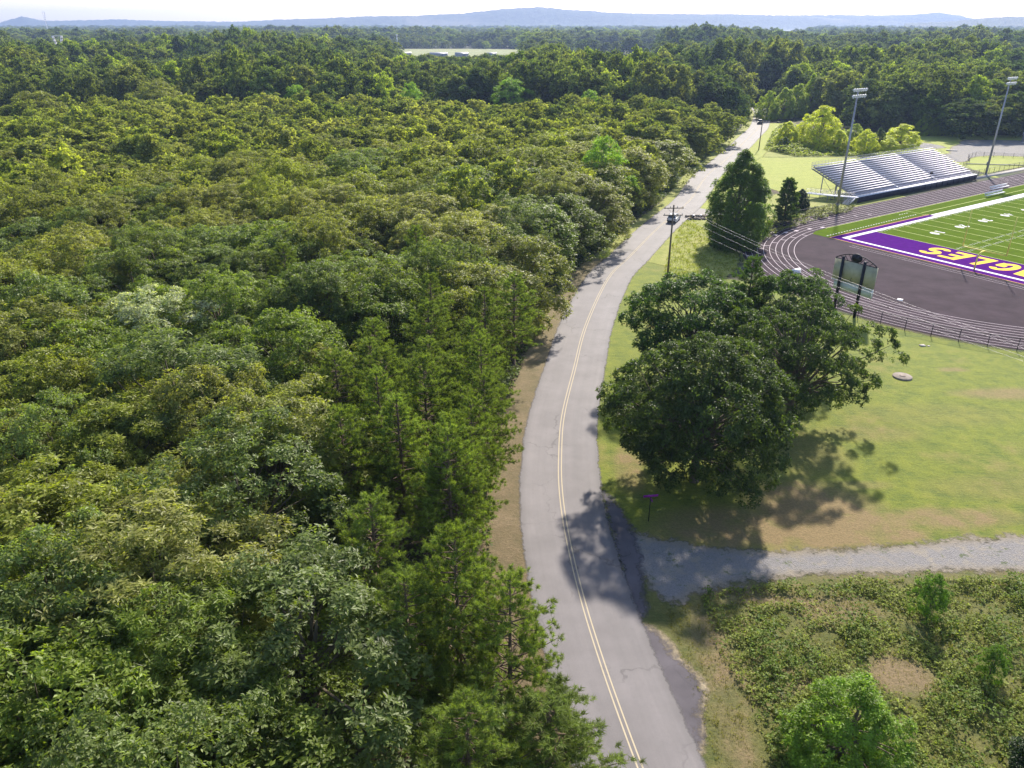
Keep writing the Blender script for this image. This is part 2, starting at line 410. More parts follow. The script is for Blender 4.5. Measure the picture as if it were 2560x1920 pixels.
# road centre line (metres) and half width
ROAD = smooth_line([(30, -30), (16.5, -5), (10.4, 14), (8.1, 24), (7.1, 28.9), (5.9, 36), (5.0, 43), (4.45, 50), (4.3, 56), (4.55, 62), (5.35, 70.6), (7.4, 82.4), (10.25, 97.8), (15.7, 118.8),
    (20.7, 130.8), (28.2, 149), (33.6, 161), (41.3, 178), (52.0, 208), (62.6, 232), (69.9, 249), (88.0, 292), (98.3, 317), (112.3, 360), (118.6, 385), (121, 402), (117, 425), (103, 465), (80, 540), (60, 640), (50, 840)], 8)
HW = 3.62
def road_mesh(name, pts, offs, z, mat, per=None):
    P = np.array(pts); d = np.gradient(P, axis=0); d /= np.linalg.norm(d, axis=1)[:, None]; nrm = np.stack([d[:, 1], -d[:, 0]], 1)
    al = np.concatenate([[0], np.cumsum(np.linalg.norm(np.diff(P, axis=0), axis=1))])
    V = []; ac = []; alo = []; ed = []
    for o_ in offs:
        V.append(np.column_stack([P+nrm*o_, np.full(len(P), z)])); ac.append(np.full(len(P), o_)); alo.append(al); ed.append(np.full(len(P), (HW-abs(o_))))
    n = len(P); V = np.concatenate(V); Q = []
    for j in range(len(offs)-1):
        a = j*n+np.arange(n-1); Q.append(np.stack([a, a+1, a+n+1, a+n], 1))
    Q = np.concatenate(Q)[:, ::-1]
    return np_mesh(name, V, Q, [mat], {'across': ('POINT', np.concatenate(ac)), 'along': ('POINT', np.concatenate(alo)), 'edge': ('POINT', np.concatenate(ed))})
road = structure('road', road_mesh('road', ROAD, np.array([-3.9, -3.62, -3, -2, -1, 0, 1, 2, 3, 3.62, 3.9]), .055, M['road']))
for s_ in (-1, 1):
    link('lane_marking', road_mesh('lane_marking', ROAD, [s_*.14-.045, s_*.14+.045], .062, M['ypaint']), road, kind='structure')
def road_x(y, side=0):
    """x of the road edge at depth y (side -1 left, +1 right)"""
    P = ROAD; i = np.clip(np.searchsorted(P[:, 1], y), 1, len(P)-1)
    t = (y-P[i-1, 1])/(P[i, 1]-P[i-1, 1]); x = P[i-1, 0]+t*(P[i, 0]-P[i-1, 0]); d = P[i]-P[i-1]
    d = np.atleast_2d(d); sl = np.hypot(d[:, 0], d[:, 1])/np.maximum(d[:, 1], 1e-3)
    r = x+side*HW*(sl if np.ndim(y) else sl[0]); return r
sheet('road_patch', [(9.1, 29.6), (10.7, 30.3), (11.1, 32.6), (11.75, 34.1), (11.5, 35.4), (10.7, 37.0), (9.9, 38.8), (8.6, 39.6), (8.2, 36), (8.8, 32)], .048, M['patch'], .2, .3, smooth=4)
sheet('road_patch', [(7.8, 57.5), (8.5, 55.6), (9.4, 53.2), (9.8, 50.5), (9.9, 47), (9.6, 43.5), (9.2, 41), (8.4, 39.6), (8.3, 45), (8.0, 51)], .047, M['patch'], .2, .3, smooth=4)
sheet('sandy_edge', [(9.4, 29.2), (10.95, 30.2), (11.4, 32.6), (12.1, 34.1), (11.85, 35.6), (11.0, 37.3), (10.2, 39.2), (9.2, 40.2), (8.2, 39), (8.2, 36), (8.8, 32)], .042, M['sand'], .15, .3, smooth=4)
def left_of_road(y0, y1, w0, w1, n=20):
    ys = np.linspace(y0, y1, n); xr = np.array([road_x(y, -1) for y in ys])
    return [(x+.5, y) for x, y in zip(xr, ys)] + [(x-w1-(w0-w1)*(1-i/(n-1)), y) for i, (x, y) in reversed(list(enumerate(zip(xr, ys))))]
sheet('roadside_verge', left_of_road(20, 135, 3.4, 3.0, 30), .020, M['litter'], .5, .5)
sheet('roadside_grass', left_of_road(130, 420, 2.2, 3.6, 30), .022, M['meadow'], .9, .8)
def right_of_road(y0, y1, wd, n=20):
    ys = np.linspace(y0, y1, n); xr = np.array([road_x(y, 1) for y in ys])
    return [(x-.4, y) for x, y in zip(xr, ys)] + [(x+wd, y) for x, y in reversed(list(zip(xr, ys)))]
dryL = blobs([(18.5, 51.0, 8, 3.6, 1.0), (25.5, 52.6, 6.5, 6.0, 1.15), (25.2, 50.0, 3.2, 1.5, 1.5), (14, 50, 5, 2.2, .6), (10.8, 60, 1.5, 4.5, .7), (30.5, 50.3, 3.5, 1.4, .9),
    (36, 52.5, 8, 1.5, .7), (46, 57, 10, 2.5, .3), (56.5, 76, 8, 1.6, .9), (28.5, 63, 4, 4.5, .45), (36, 67, 6, 2, .35), (52.5, 82.5, 2, .6, .9), (31, 57.5, 3.4, .7, .5), (44, 71, 10, 3, .2)])
lawn_poly = [(x-.3, y) for x, y in zip([road_x(y, 1) for y in np.linspace(47, 128, 26)], np.linspace(47, 128, 26))] + [(33, 119), (39, 116)] \
    + [tuple(p) for p in Fn(lane(41.0, n=60)[10:60])] + [F(30, 65.4)[:2], (110, 60), (95, 46), (60, 49.5), (41, 49.8), (31, 48.6), (25.7, 48.1), (19.6, 47.6), (15.5, 47.8), (12.5, 48.8), (10.6, 49.6)]
sheet('lawn', lawn_poly, .024, M['lawn'], .6, .8, dryL)
sheet('rough_ground', [(9.0, 47.0)]+[(road_x(y, 1)-.3, y) for y in np.linspace(45, 14, 12)]+[(40, 12), (70, 30), (75, 46.5), (38, 45.9), (28, 45.9), (20, 45.2), (15, 44.6)], .016, M['rough'], .5, .8,
    blobs([(24.5, 35.6, 2.2, 1.8, 1.3), (22.8, 41.5, 3.4, 2.0, .8), (13.0, 37.5, 1.3, 5, .55), (12.8, 31, 1.2, 4, .45), (15.5, 43.4, 3.5, .7, .8), (28, 45, 6, .8, .5), (19, 42.4, 3.5, .6, .9)]))
sheet('meadow', right_of_road(118, 172, 12)[:20]+[(50, 172), (48, 160), (43, 140), (38, 124), (33, 116), (28, 115.5), (25, 119)], .021, M['meadow'], .7, .8)
sheet('mown_field', [(69.5, 227), (76.5, 241.3), (101, 241.6), (122, 238), (112, 212), (92, 187), (80, 176), (66, 186), (62, 205)], .026, M['mown'], .9, .6)
sheet('roadside_grass', right_of_road(164, 330, 6.5), .022, M['mown'], .8, .6)
sheet('shrubby_meadow', [(72, 236), (78, 242), (104, 243), (124, 239), (128, 260), (133, 284), (120, 300), (112, 322), (103, 318), (90, 280)], .020, M['meadow'], 1.2, 1.5)
sheet('rough_grass_bank', [(42, 166), (58, 178), (64, 186), (80, 176), (92, 187), (96, 178), (80, 165), (64, 158), (47, 139), (44, 150)], .019, M['meadow'], .8, 1)
sheet('grass_field', [(124, 239), (130, 222), (131, 205), F(80, -21)[:2], F(130, -21)[:2], (240, 262), (225, 292), (180, 294), (150, 291), (133, 287), (127, 262)], .018, M['mown'], 1.2, 1.5)
sheet('gravel_drive', [(8.9, 53.0), (9.5, 50.9), (11.2, 49.8), (14.5, 48.9), (19.6, 48.0), (25.7, 48.3), (31.2, 48.8), (41.3, 50.0), (60, 50.5), (85, 48), (85, 42), (60, 45), (38.5, 45.7), (28.2, 45.5), (20.5, 45.0), (15.5, 44.1), (13.2, 43.2), (12.0, 42.2), (10.6, 42.4), (9.6, 44.5), (8.8, 48)], .036, M['gravel'], .3, .8, smooth=3)
sheet('gravel_lot', [(132.3, 232), (134.5, 245.5), (139.2, 250), (146, 262), (152.9, 270), (160, 280), (172, 280), (192, 274), (215, 262), (200, 240), (163.4, 242), (150, 244.5), (141, 240.5), (136.5, 234)], .034, M['gravel'], .9, 1.2, smooth=4)
sheet('gravel_lot', [(135.5, 270.5), (140, 272.5), (144, 270), (144.5, 262), (139, 259.5), (134, 263)], .034, M['gravel'], .8, .8, smooth=3)
sheet('side_road', [(33.5, 160), (38.5, 163.0), (44, 163.4), (52, 163.4), (52, 167.5), (44, 168.5), (39, 172), (36, 168)], .045, M['road'], .5, .3)

# ---------------------------------------------------------------- running track, field and paint (flat, each a few mm proud)
def flat(name, polys, z, mat, parent=None, kind='structure', world=True):
    mb = MB()
    for p in polys: mb.poly([F(u, v)[:2] for u, v in p], z)
    return mb.build(name, mat, parent, kind=kind)
def strip(P, wd):
    P = np.array(P, float); d = np.gradient(P, axis=0); d /= np.linalg.norm(d, axis=1)[:, None]; nr = np.stack([-d[:, 1], d[:, 0]], 1)*wd/2
    return P+nr, P-nr
def ribbons(name, lines, wd, z, mat, parent):
    V = []; Q = []; n0 = 0
    for P in lines:
        a, b = strip(P, wd); a = Fn(a); b = Fn(b); n = len(a)
        V += [np.column_stack([a, np.full(n, z)]), np.column_stack([b, np.full(n, z)])]
        i = np.arange(n-1); Q.append(np.stack([i, i+1, i+1+n, i+n], 1)+n0); n0 += 2*n
    return link(name, np_mesh(name, np.concatenate(V), np.concatenate(Q), [mat]), parent, kind='structure')
OUT = 40.25
track = flat('running_track', [[tuple(p) for p in lane(OUT, 118, 64)]], .030, M['track'])
ribbons('lane_line', [lane(RIN-.35+1.065*k, 118, 64) for k in range(9)], .10, .036, M['tpaint'], track)
def seg(a, b, n=2): return np.linspace(a, b, n)
ticks = []
for k in range(8):
    u, v = [(-14.3, -6.8), (-17.5, -6.4), (-20.5, -6.2), (-23.5, -5.7), (-26.3, -5.1), (-29.0, -4.3), (-31.5, -3.3), (-34.1, -2.2)][k]
    r = RIN+.18+1.065*k; t = math.atan2(v-CV, u-CU)
    ticks.append(seg((CU+(r-.5)*math.cos(t), CV+(r-.5)*math.sin(t)), (CU+(r+.5)*math.cos(t), CV+(r+.5)*math.sin(t))))
for k, (u, v) in enumerate([(12.4, -9.5), (8.9, -10.5), (5.5, -11.4), (2.3, -12.6), (-1.2, -13.6), (-4.4, -14.7), (64.8, -17.0), (68.2, -16.1), (71.7, -15.1), (75.1, -14.0), (78.8, -12.9), (82.1, -11.9), (77.1, -16.1), (80.7, -15.1), (84.0, -14.0), (87.5, -12.9)]):
    ticks.append(seg((u, v-.5), (u-.15, v+.5)))
ribbons('lane_tick', ticks, .22, .037, M['tpaint'], track)
boxes = [(-5.8, -8.1), (-9.0, -8.8), (-12.5, -9.3), (-15.4, -9.6), (-18.6, -9.5), (-21.8, -9.2), (-24.7, -8.8)]
bl = []
for u, v in boxes:
    t = math.atan2(v-CV, u-CU); r = math.hypot(u-CU, v-CV); c = (CU+r*math.cos(t), CV+r*math.sin(t)); er = np.array((math.cos(t), math.sin(t))); et = np.array((-math.sin(t), math.cos(t)))
    c = np.array(c); bl.append([tuple(c+er*a*.33+et*b*.5) for a, b in ((-1, -1), (1, -1), (1, 1), (-1, 1))])
flat('lane_number_box', bl, .0375, M['tpaint'], track)
turf = flat('playing_field', [[(-12.0, -6.0), (-9.5, -7.0), (-6, -7.25), (118, -7.25), (118, 55.8), (-6, 55.8), (-11.5, 55), (-11.9, 50), (-11.9, -1.5)]], .040, M['turf'])
YD = .9144
flat('border_band', [[(-11.55, -2.3), (23, -2.3), (23, -.95), (-9.9, -.95), (-9.9, 51), (-11.55, 51)]], .046, M['purple'], turf)
flat('end_zone', [[(-9.15, 0), (-.12, 0), (-.12, 48.8), (-9.15, 48.8)]], .046, M['purple'], turf)
flat('white_border', [[(-9.9, -.95), (23, -.95), (23, -2.05), (118, -2.05), (118, 0), (-9.15, 0), (-9.15, 48.8), (118, 48.8), (118, 50.8), (-9.9, 50.8)]], .050, M['wpaint'], turf)
ribbons('orange_line', [[(23, -2.38), (-11.6, -2.38)], [(-11.62, -2.45), (-11.62, 51)]], .16, .052, M['opaint'], turf)
yl = [[(k*5*YD, 0.02), (k*5*YD, 48.78)] for k in range(0, 21)]
ribbons('yard_line', yl, .13, .052, M['fpaint'], turf)
hs = []
for k in range(1, 100):
    if k % 5 == 0: continue
    for v0 in (15.7, 17.7, 31.1, 33.1): hs.append([(k*YD, v0-.3), (k*YD, v0+.3)])
    hs.append([(k*YD, .05), (k*YD, .75)])
ribbons('hash_mark', hs, .12, .052, M['wpaint'], turf)
ribbons('coaching_line', [[(23.3, -4.2), (50.5, -4.2)], [(60, -4.2), (100, -4.2)], [(22.3, -7.2), (22.3, -2.1)], [(100, -7.2), (100, -2.1)], [(-6, -7.3), (118, -7.3)]], .13, .053, M['fpaint'], turf)
dl = [[(u, -3.4-(u+11)*.017), (u+.45, -3.4-(u+11)*.017)] for u in np.arange(-11, 20.6, .92)]+[[(u, -5.8), (u+.4, -5.8)] for u in np.arange(17.5, 21, .9)]
ribbons('dashed_line', dl, .2, .053, M['wpaint'], turf)
ribbons('thin_line', [[(-13.2, 3.6), (-13.2, 48)], [(-14.2, 3.6), (-14.2, 48)]], .07, .037, M['tpaint'], track)
# lettering: strokes in a unit cell (x right, y up)
def ring(cx, cy, rx, ry, a0, a1, n=14): return [(cx+rx*math.cos(rad(t)), cy+ry*math.sin(rad(t))) for t in np.linspace(a0, a1, n)]
GL = {
 'E': [[(.16, 0), (.16, 1)], [(.16, .9), (.95, .9)], [(.16, .5), (.85, .5)], [(.16, .1), (.95, .1)]],
 'L': [[(.18, 0), (.18, 1)], [(.18, .1), (.95, .1)]],
 'A': [[(.08, 0), (.40, 1)], [(.60, 1), (.92, 0)], [(.22, .28), (.78, .28)], [(.38, .92), (.62, .92)]],
 'G': [ring(.52, .5, .38, .40, 40, 330, 22), [(.86, .12), (.86, .50)], [(.52, .46), (.96, .46)]],
 'S': [ring(.5, .70, .34, .21, 20, 250, 12)+ring(.5, .30, .34, .21, 90, -160, 12)],
 '0': [ring(.5, .5, .30, .40, 0, 360, 20)], '1': [[(.5, 0), (.5, 1)], [(.28, .8), (.55, .95)], [(.25, .06), (.75, .06)]],
 '2': [ring(.5, .68, .32, .24, 170, -30, 12)+[(.2, .08), (.9, .08)]], '3': [ring(.45, .72, .32, .2, 150, -80, 10), ring(.45, .28, .36, .22, 80, -150, 10)],
 '4': [[(.7, 0), (.7, 1), (.15, .35), (.95, .35)]], '5': [[(.85, .92), (.25, .92), (.25, .52)]+ring(.48, .32, .36, .25, 110, -150, 12)]}
def write(txt, origin, dx, dy, wd, h, adv, sw, shear=0.0, z=.054, name='lettering', mat=None, parent=None):
    """origin, dx, dy in field coordinates; one mesh of thick strokes"""
    mb = MB(); o = np.array(origin, float); dx = np.array(dx, float); dy = np.array(dy, float); lv = 0
    for i, ch in enumerate(txt):
        for st in GL[ch]:
            P = np.array(st, float); Q = np.stack([P[:, 0]*wd+P[:, 1]*h*shear+adv[i], P[:, 1]*h], 1)
            s2 = sw
            d = np.gradient(Q, axis=0); d /= np.maximum(np.linalg.norm(d, axis=1), 1e-6)[:, None]; nr = np.stack([-d[:, 1], d[:, 0]], 1)*s2/2
            if ch in 'EL' or ch in 'A14': nr = nr
            A = Q+nr; B = Q-nr; W = lambda q: Fn(o+q[:, :1]*dx+q[:, 1:]*dy)
            a = W(A); b = W(B); n = len(a); lv += 1; zz = z+.0012*(lv % 4)
            k = np.arange(n-1)
            mb.add(np.concatenate([np.column_stack([a, np.full(n, zz)]), np.column_stack([b, np.full(n, zz)])]), np.stack([k, k+1, k+1+n, k+n], 1))
    return mb.build(name, mat, parent, kind='structure')
# EAGLES is read from the playing field: text runs toward -v, its top points toward -u
write('EAGLES', (-1.2, 36.6), (0, -1), (-1, 0), 3.3, 6.0, [0.0, 4.0, 8.0, 12.6, 16.4, 20.2], 1.15, .16, mat=M['gold'], parent=turf, name='end_zone_lettering')
for k, ch in ((1, '10'), (2, '20'), (3, '30'), (4, '40'), (5, '50'), (6, '40'), (7, '30'), (8, '20'), (9, '10')):
    write(ch, (k*10*YD+1.62, 6.3), (-1, 0), (0, 1), 1.35, 1.9, [0, 1.9], .42, 0, mat=M['wpaint'], parent=turf, name='yard_number')

# ---------------------------------------------------------------- grandstand
gs = empty('grandstand', F(20.5, -17.6), TH, label='long silver aluminium grandstand with fifteen seat rows and a dark front skirt beside the track', cat='grandstand')
GLN, NR, RUN, RISE, ZW = 52.0, 15, .80, .315, 1.45
def row_y(k): return 1.9+k*RUN
mb = MB(); mb.box((GLN/2, .95, ZW-.04), (GLN, 1.9, .08)); mb.build('walkway', M['alu'], gs)
mb = MB()
mb.add([(-.15, .15, .1), (GLN, .15, .1), (GLN, -.03, ZW), (-.15, -.03, ZW), (-.15, .19, .1), (GLN, .19, .1), (GLN, .01, ZW), (-.15, .01, ZW)], [(0, 1, 2, 3), (7, 6, 5, 4), (3, 2, 6, 7), (0, 4, 5, 1), (1, 5, 6, 2), (0, 3, 7, 4)])
for i in range(20): mb.box((1.3+i*2.6, -.0, ZW-.6), (.06, .12, 1.2))
mb.build('front_skirt', M['navy'], gs)
aisles = (17.3, 34.6)
rowm = MB()
for x0, x1 in ((0, 17.1), (17.5, 34.4), (34.8, GLN)):
    rowm.box(((x0+x1)/2, .30, RISE+.43), (x1-x0, .30, .045)); rowm.box(((x0+x1)/2, .62, RISE+.435), (x1-x0, .06, .03))
ftm = MB().box((GLN/2, .16, RISE), (GLN, .82, .04)).box((GLN/2, -.25, RISE-.16), (GLN, .02, .26))
for x in np.arange(.6, GLN, 5.2): ftm.box((x, .30, RISE+.21), (.04, .2, .40))
r0 = rowm.build('seat_row', M['alu'], gs); r0.location = (0, row_y(0), ZW)
f0 = ftm.build('foot_board', M['footshade'], r0)
for k in range(1, NR):
    c = r0.copy(); S.collection.objects.link(c); c.parent = gs; c.location = (0, row_y(k), ZW+k*RISE); d_ = f0.copy(); S.collection.objects.link(d_); d_.parent = c
for ax in aisles:
    mb = MB()
    for k in range(NR*2): mb.box((ax, row_y(0)-.3+k*RUN/2, ZW+.32+k*RISE/2), (.78, .36, .05))
    mb.build('aisle_stairs', M['alu'], gs)
    for k in range(0, NR, 3):
        y = row_y(k); z = ZW+k*RISE+.2
        MB().tube([(ax, y, z), (ax, y, z+.9), (ax, y+1.4, z+.9+RISE*1.75), (ax, y+1.4, z+RISE*1.75)], .025, 5).build('handrail', M['steel'], gs)
YB, ZB = row_y(NR)-.1, ZW+NR*RISE
mb = MB()
for x in list(np.arange(.15, GLN, 5.74)) + [GLN-.1]:
    mb.bar((x, .9, ZW-.22), (x, YB, ZB-.25), .14, .28)
    for yy in (.4, 2.6, 6.3, 10.3):
        zz = ZW-.3+(max(0, yy-1.6))/RUN*RISE; mb.box((x, yy, zz/2), (.16, .16, zz))
    mb.bar((x, 6.3, .3), (x, 10.3, ZB-1.9), .06, .06); mb.bar((x, 10.3, .3), (x, 6.3, ZB-3.4), .06, .06)
for yy in (6.3, 10.3): mb.bar((0, yy, ZW+(yy-1.6)/RUN*RISE-.45), (GLN, yy, ZW+(yy-1.6)/RUN*RISE-.45), .1, .16)
mb.build('understructure', M['steel'], gs)
def rail(name, P, h, post, parent, mat, r=.028, bars=3):
    mb = MB(); P = [Vector(p) for p in P]
    for i in range(len(P)-1):
        a, b = P[i], P[i+1]; n = max(1, round((b-a).length/post))
        for j in range(bars): 
            hz = Vector((0, 0, h*(1-j/bars))); mb.tube([a+hz, b+hz], r if j == 0 else r*.6, 5, False)
        for j in range(n+(i == len(P)-2)):
            q = a.lerp(b, j/n); mb.tube([q, q+Vector((0, 0, h+.02))], r*.8, 5)
    return mb.build(name, mat, parent)
rail('back_rail', [(0, YB, ZB), (GLN, YB, ZB)], 1.15, 1.3, gs, M['steel'], .035, 5)
rail('side_rail', [(0, 2.0, ZW+.1), (0, YB, ZB)], 1.1, 1.6, gs, M['steel'], .03, 3)
rail('side_rail', [(GLN, 2.0, ZW+.1), (GLN, YB, ZB)], 1.1, 1.6, gs, M['steel'], .03, 3)
rail('front_rail', [(.2, .05, ZW), (GLN-.1, .05, ZW)], 1.05, 1.3, gs, M['steel'], .022, 3)
rp = empty('access_ramp', F(20.5, -17.6), TH, label='raised white access platform with grey railings and steps at the near end of the grandstand', cat='ramp')
DK = [(0, .1), (0, 2.0), (-2.4, 5.6), (-4.3, 10.2), (-6.2, 9.9), (-4.3, 5.2), (-2.2, 2.1), (-1.6, .1)]
mb = MB(); mb.prism([(a, b) for a, b in DK], ZW-.12, ZW-.01); mb.build('deck', M['alu'], rp)
rail('railing', [(-.1, 2.1, ZW), (-2.3, 5.6, ZW), (-4.3, 10.1, ZW)], 1.05, 1.2, rp, M['steel'], .025, 5)
rail('railing', [(-6.1, 9.9, ZW), (-4.4, 5.3, ZW), (-2.3, 2.2, ZW), (-1.7, .2, ZW)], 1.05, 1.2, rp, M['steel'], .025, 5)
for x, y in ((-6, 9.7), (-4.4, 10), (-4.2, 5.3), (-2.6, 5.5), (-2.1, 2.3), (-1.6, .3)): MB().box((x, y, (ZW-.12)/2), (.1, .1, ZW-.12)).build('post', M['steel'], rp)
mb = MB()
for k in range(7): mb.box((-1.75-.32*k, .8, ZW-.2-k*.18), (.34, 1.5, .05))
mb.bar((-1.6, .04, ZW-.15), (-3.8, .04, .1), .05, .25); mb.bar((-1.6, 1.56, ZW-.15), (-3.8, 1.56, .1), .05, .25); mb.build('stairs', M['alu'], rp)
rail('stair_rail', [(-1.6, .04, ZW), (-3.8, .04, .15)], .95, .8, rp, M['steel'], .022, 3)
rail('stair_rail', [(-1.6, 1.56, ZW), (-3.8, 1.56, .15)], .95, .8, rp, M['steel'], .022, 3)
mb = MB(); mb.lathe([(0, 0), (.34, 0), (.40, .12), (.33, .34), (.2, .46), (0, .48)], 12); mb.tube([(-.12, 0, .44), (-.1, 0, .6), (.1, 0, .6), (.12, 0, .44)], .02, 5)
o_ = F(55.0, -20.6, 2.55+.3); mb.build('duffel_bag', M['black'], None, o_, .3, label='black bag left on the lower seats of the grandstand', cat='bag')
sb = empty('slab_walk', F(73, -18.0), TH, label='pale concrete walk beside the far end of the grandstand along the track', cat='walkway')
MB().box((20, .9, .05), (40, 1.9, .10)).build('slab', M['concrete'], sb)

# ---------------------------------------------------------------- floodlights
def floodlight(u, v, label, rz=0.0, h=24.6):
    x, y, _ = F(u, v); r = empty('floodlight_pole', (x, y, 0), TH+rz, label=label, cat='floodlight', group='tall floodlight poles round the field')
    MB().tube([(0, 0, 0), (0, 0, h*.5), (0, 0, h)], [.30, .23, .13], 14).build('pole', M['steel'], r, smooth=True)
    MB().lathe([(.0, .25), (.45, .25), (.45, 0)], 12).build('footing', M['concrete'], r)
    for k, zz in enumerate((h-.1, h-1.35)):
        MB().box((0, -.12, zz), (4.7, .10, .12)).build('crossarm', M['steel'], r)
        for i in range(6):
            lx = -2.05+i*.82
            mb = MB(); prof = [(0, 0), (.16, .02), (.33, .22), (.36, .42), (.34, .42), (.30, .25), (.1, .08)]
            V0 = mb.n; mb.lathe(prof, 12); V = mb.V[-1]; R = rotm(rx=rad(118)); mb.V[-1] = V@R.T+np.array((lx, -.25, zz+.12))
            mb.bar((lx, -.12, zz), (lx, -.2, zz+.15), .07, .07)
            mb.build('lamp', M['white'], r, smooth=True)
    MB().box((0, .32, h*.12), (.45, .25, .9)).build('control_box', M['steel'], r)
    return r
floodlight(15.3, -19.4, 'tall grey floodlight pole at the near end of the grandstand')
floodlight(82.4, -20.2, 'tall grey floodlight pole past the far end of the grandstand')
x3 = (176.6, 273.6)
r = floodlight(0, 0, 'grey floodlight pole by the gravel lot at the right edge of the photo'); r.location = (x3[0], x3[1], 0)

# ---------------------------------------------------------------- goal post, benches, scoreboard, plates
gp = empty('goal_post', F(-10.35, 24.38), TH, label='yellow football goal post with curved gooseneck over the purple end zone', cat='goal post')
MB().tube([(0, 0, 0), (0, 0, 1.5), (.12, 0, 2.2), (.45, 0, 2.75), (1.0, 0, 3.0), (1.75, 0, 3.05)], .12, 12).build('gooseneck', M['yellow'], gp, smooth=True)
MB().tube([(1.75, -3.56, 3.05), (1.75, 3.56, 3.05)], .10, 10).build('crossbar', M['yellow'], gp, smooth=True)
for s_ in (-1, 1): MB().tube([(1.75, s_*3.56, 2.98), (1.75, s_*3.56, 9.3)], [.085, .075], 10).build('upright', M['yellow'], gp, smooth=True)
def bench(u, v, length, label):
    r = empty('team_bench', F(u, v), TH, label=label, cat='bench', group='white team benches')
    MB().box((length/2, 0, .48), (length, .62, .06)).build('seat', M['alu'], r)
    mb = MB(); mb.box((length/2, .42, .90), (length, .05, .38)); mb.build('backrest', M['alu'], r)
    for k in range(4):
        x = .5+k*(length-1)/3; mb = MB(); mb.bar((x, -.2, 0), (x, -.1, .46), .06, .06); mb.bar((x, .35, 0), (x, .42, 1.05), .06, .06); mb.bar((x, -.15, .43), (x, .4, .43), .05, .05)
        mb.build('leg', M['steel'], r)
bench(51.2, -4.6, 8.5, 'long white team bench nearest the broad white sideline'); bench(60.2, -7.9, 8.5, 'long white team bench standing on the inner edge of the track')
sc = empty('scoreboard', F(-47.0, 25.15), TH, label='scoreboard seen from behind with two black posts and arched black truss on top', cat='scoreboard')
def yv(v): return 25.15-v     # local y from field v
for v in (23.5, 26.8):
    MB().box((-.22, yv(v), 4.02), (.30, .30, 8.05)).build('post', M['black'], sc)
mb = MB(); mb.box((.10, yv(25.35), 6.0), (.34, 6.35, 3.0)); mb.build('back_panel', M['sheet'], sc)
mb = MB(); mb.box((.10, yv(25.55), 3.83), (.30, 5.95, 1.22)); mb.build('lower_panel', M['sheet2'], sc)
mb = MB(); mb.box((-.09, yv(25.35), 4.47), (.10, 6.40, .10)); mb.box((-.09, yv(28.52), 3.83), (.08, .10, 1.3)); mb.build('white_trim', M['white'], sc)
mb = MB(); P = [(0, yv(22.2+i*.63), 7.6+1.0*math.sin(math.pi*i/10)**.8) for i in range(11)]
mb.tube(P, .07, 6); mb.tube([(0, yv(22.2), 7.55), (0, yv(28.5), 7.55)], .06, 6)
for i in range(1, 10): mb.tube([P[i], (0, P[i+(1 if i < 5 else -1)][1], 7.55)], .045, 5)
mb.build('truss', M['black'], sc)
mb = MB(); mb.prism([(.95*math.cos(t)*.85, .62*math.sin(t)) for t in np.linspace(0, 2*math.pi, 24)[:-1]], -.08, .08, lambda V: np.column_stack([V[:, 2], V[:, 0]+yv(25.35), V[:, 1]+8.15])); mb.build('emblem_board', M['black'], sc)
mb = MB(); mb.tube([(-.1, yv(25.2), 5.4), (-.12, yv(25.1), 5.1), (-.12, yv(25.15), 4.8), (-.12, yv(25.35), 4.65)], .025, 5); mb.build('loose_cable', M['black'], sc)
MB().box((0, 0, .03), (.95, .75, .05)).build('white_plate', M['white'], None, F(-34.8, 26.1, .03), TH+.4, label='small square white plate lying on the dark asphalt inside the track', cat='plate')
mh = empty('manhole_slab', (45.5, 80.4, 0), .3, label='round concrete manhole slab set in the lawn', cat='manhole')
MB().lathe([(0, .20), (1.0, .20), (1.06, .17), (1.08, 0)], 32).build('ring', M['oldconcrete'], mh, smooth=False)
MB().lathe([(0, .225), (.34, .225), (.36, .19)], 20).build('cover', plain("rusty_iron", (.20, .15, .12), .7), mh)
MB().box((.1, 0, .05), (.7, .5, .10)).box((.8, -.25, .03), (.3, .25, .06)).build('valve_cover', M['concrete'], None, (52.4, 89.9, .02), .2, label='small pale concrete valve cover in the lawn below the track fence', cat='valve cover')
ec = empty('equipment_cover', (46.7, 121.0, 0), TH, label='white covered equipment half hidden behind the roadside oaks', cat='equipment')
mb = MB(); mb.tube([(-.9, 0, .45), (.9, 0, .45)], .40, 12); mb.build('tarp', M['white'], ec, smooth=True)
MB().box((0, 0, .12), (2.0, .9, .12)).build('skid', M['steel'], ec)
ss = empty('street_sign', (11.3, 52.0, 0), .15, label='street name sign with purple blades on a thin post under the big oak', cat='sign')
MB().tube([(0, 0, 0), (0, 0, 2.4)], .035, 6).build('post', M['black'], ss)
MB().box((0, 0, 2.52), (1.25, .03, .20)).build('sign_blade', M['signpurple'], ss); MB().box((0, 0, 2.30), (.03, .95, .18)).build('sign_blade', M['signpurple'], ss)
cv = empty('culvert', (39.2, 160.6, 0), .1, label='twin dark culvert pipes under the side road entrance', cat='culvert')
for x in (-.8, .8):
    MB().tube([(x, -.55, .34), (x, .1, .34)], .42, 18, False).build('pipe', M['steel'], cv); MB().tube([(x, -.4, .34), (x, -.3, .34)], .38, 18).build('pipe_shade_disc', M['rubber'], cv)  # black disc in each pipe stands in for the shade inside
MB().box((0, .15, .34), (2.7, .3, .68)).build('headwall', plain("earthy_stone", (.33, .27, .20), .9, var=.25, scale=4), cv)
mb = MB(); rr = RS(5)
for k in range(60):
    a = rr.uniform(.15, .4); mb.box((rr.uniform(-2.6, 2.6), rr.choice([rr.uniform(-1.8, -.7), rr.uniform(.3, 1.6)]), a*.4), (a*1.6, a*1.3, a), rotm(rr.rand(), rr.rand(), rr.rand()*3))
mb.build('riprap', M['oldconcrete'], cv, kind='stuff')

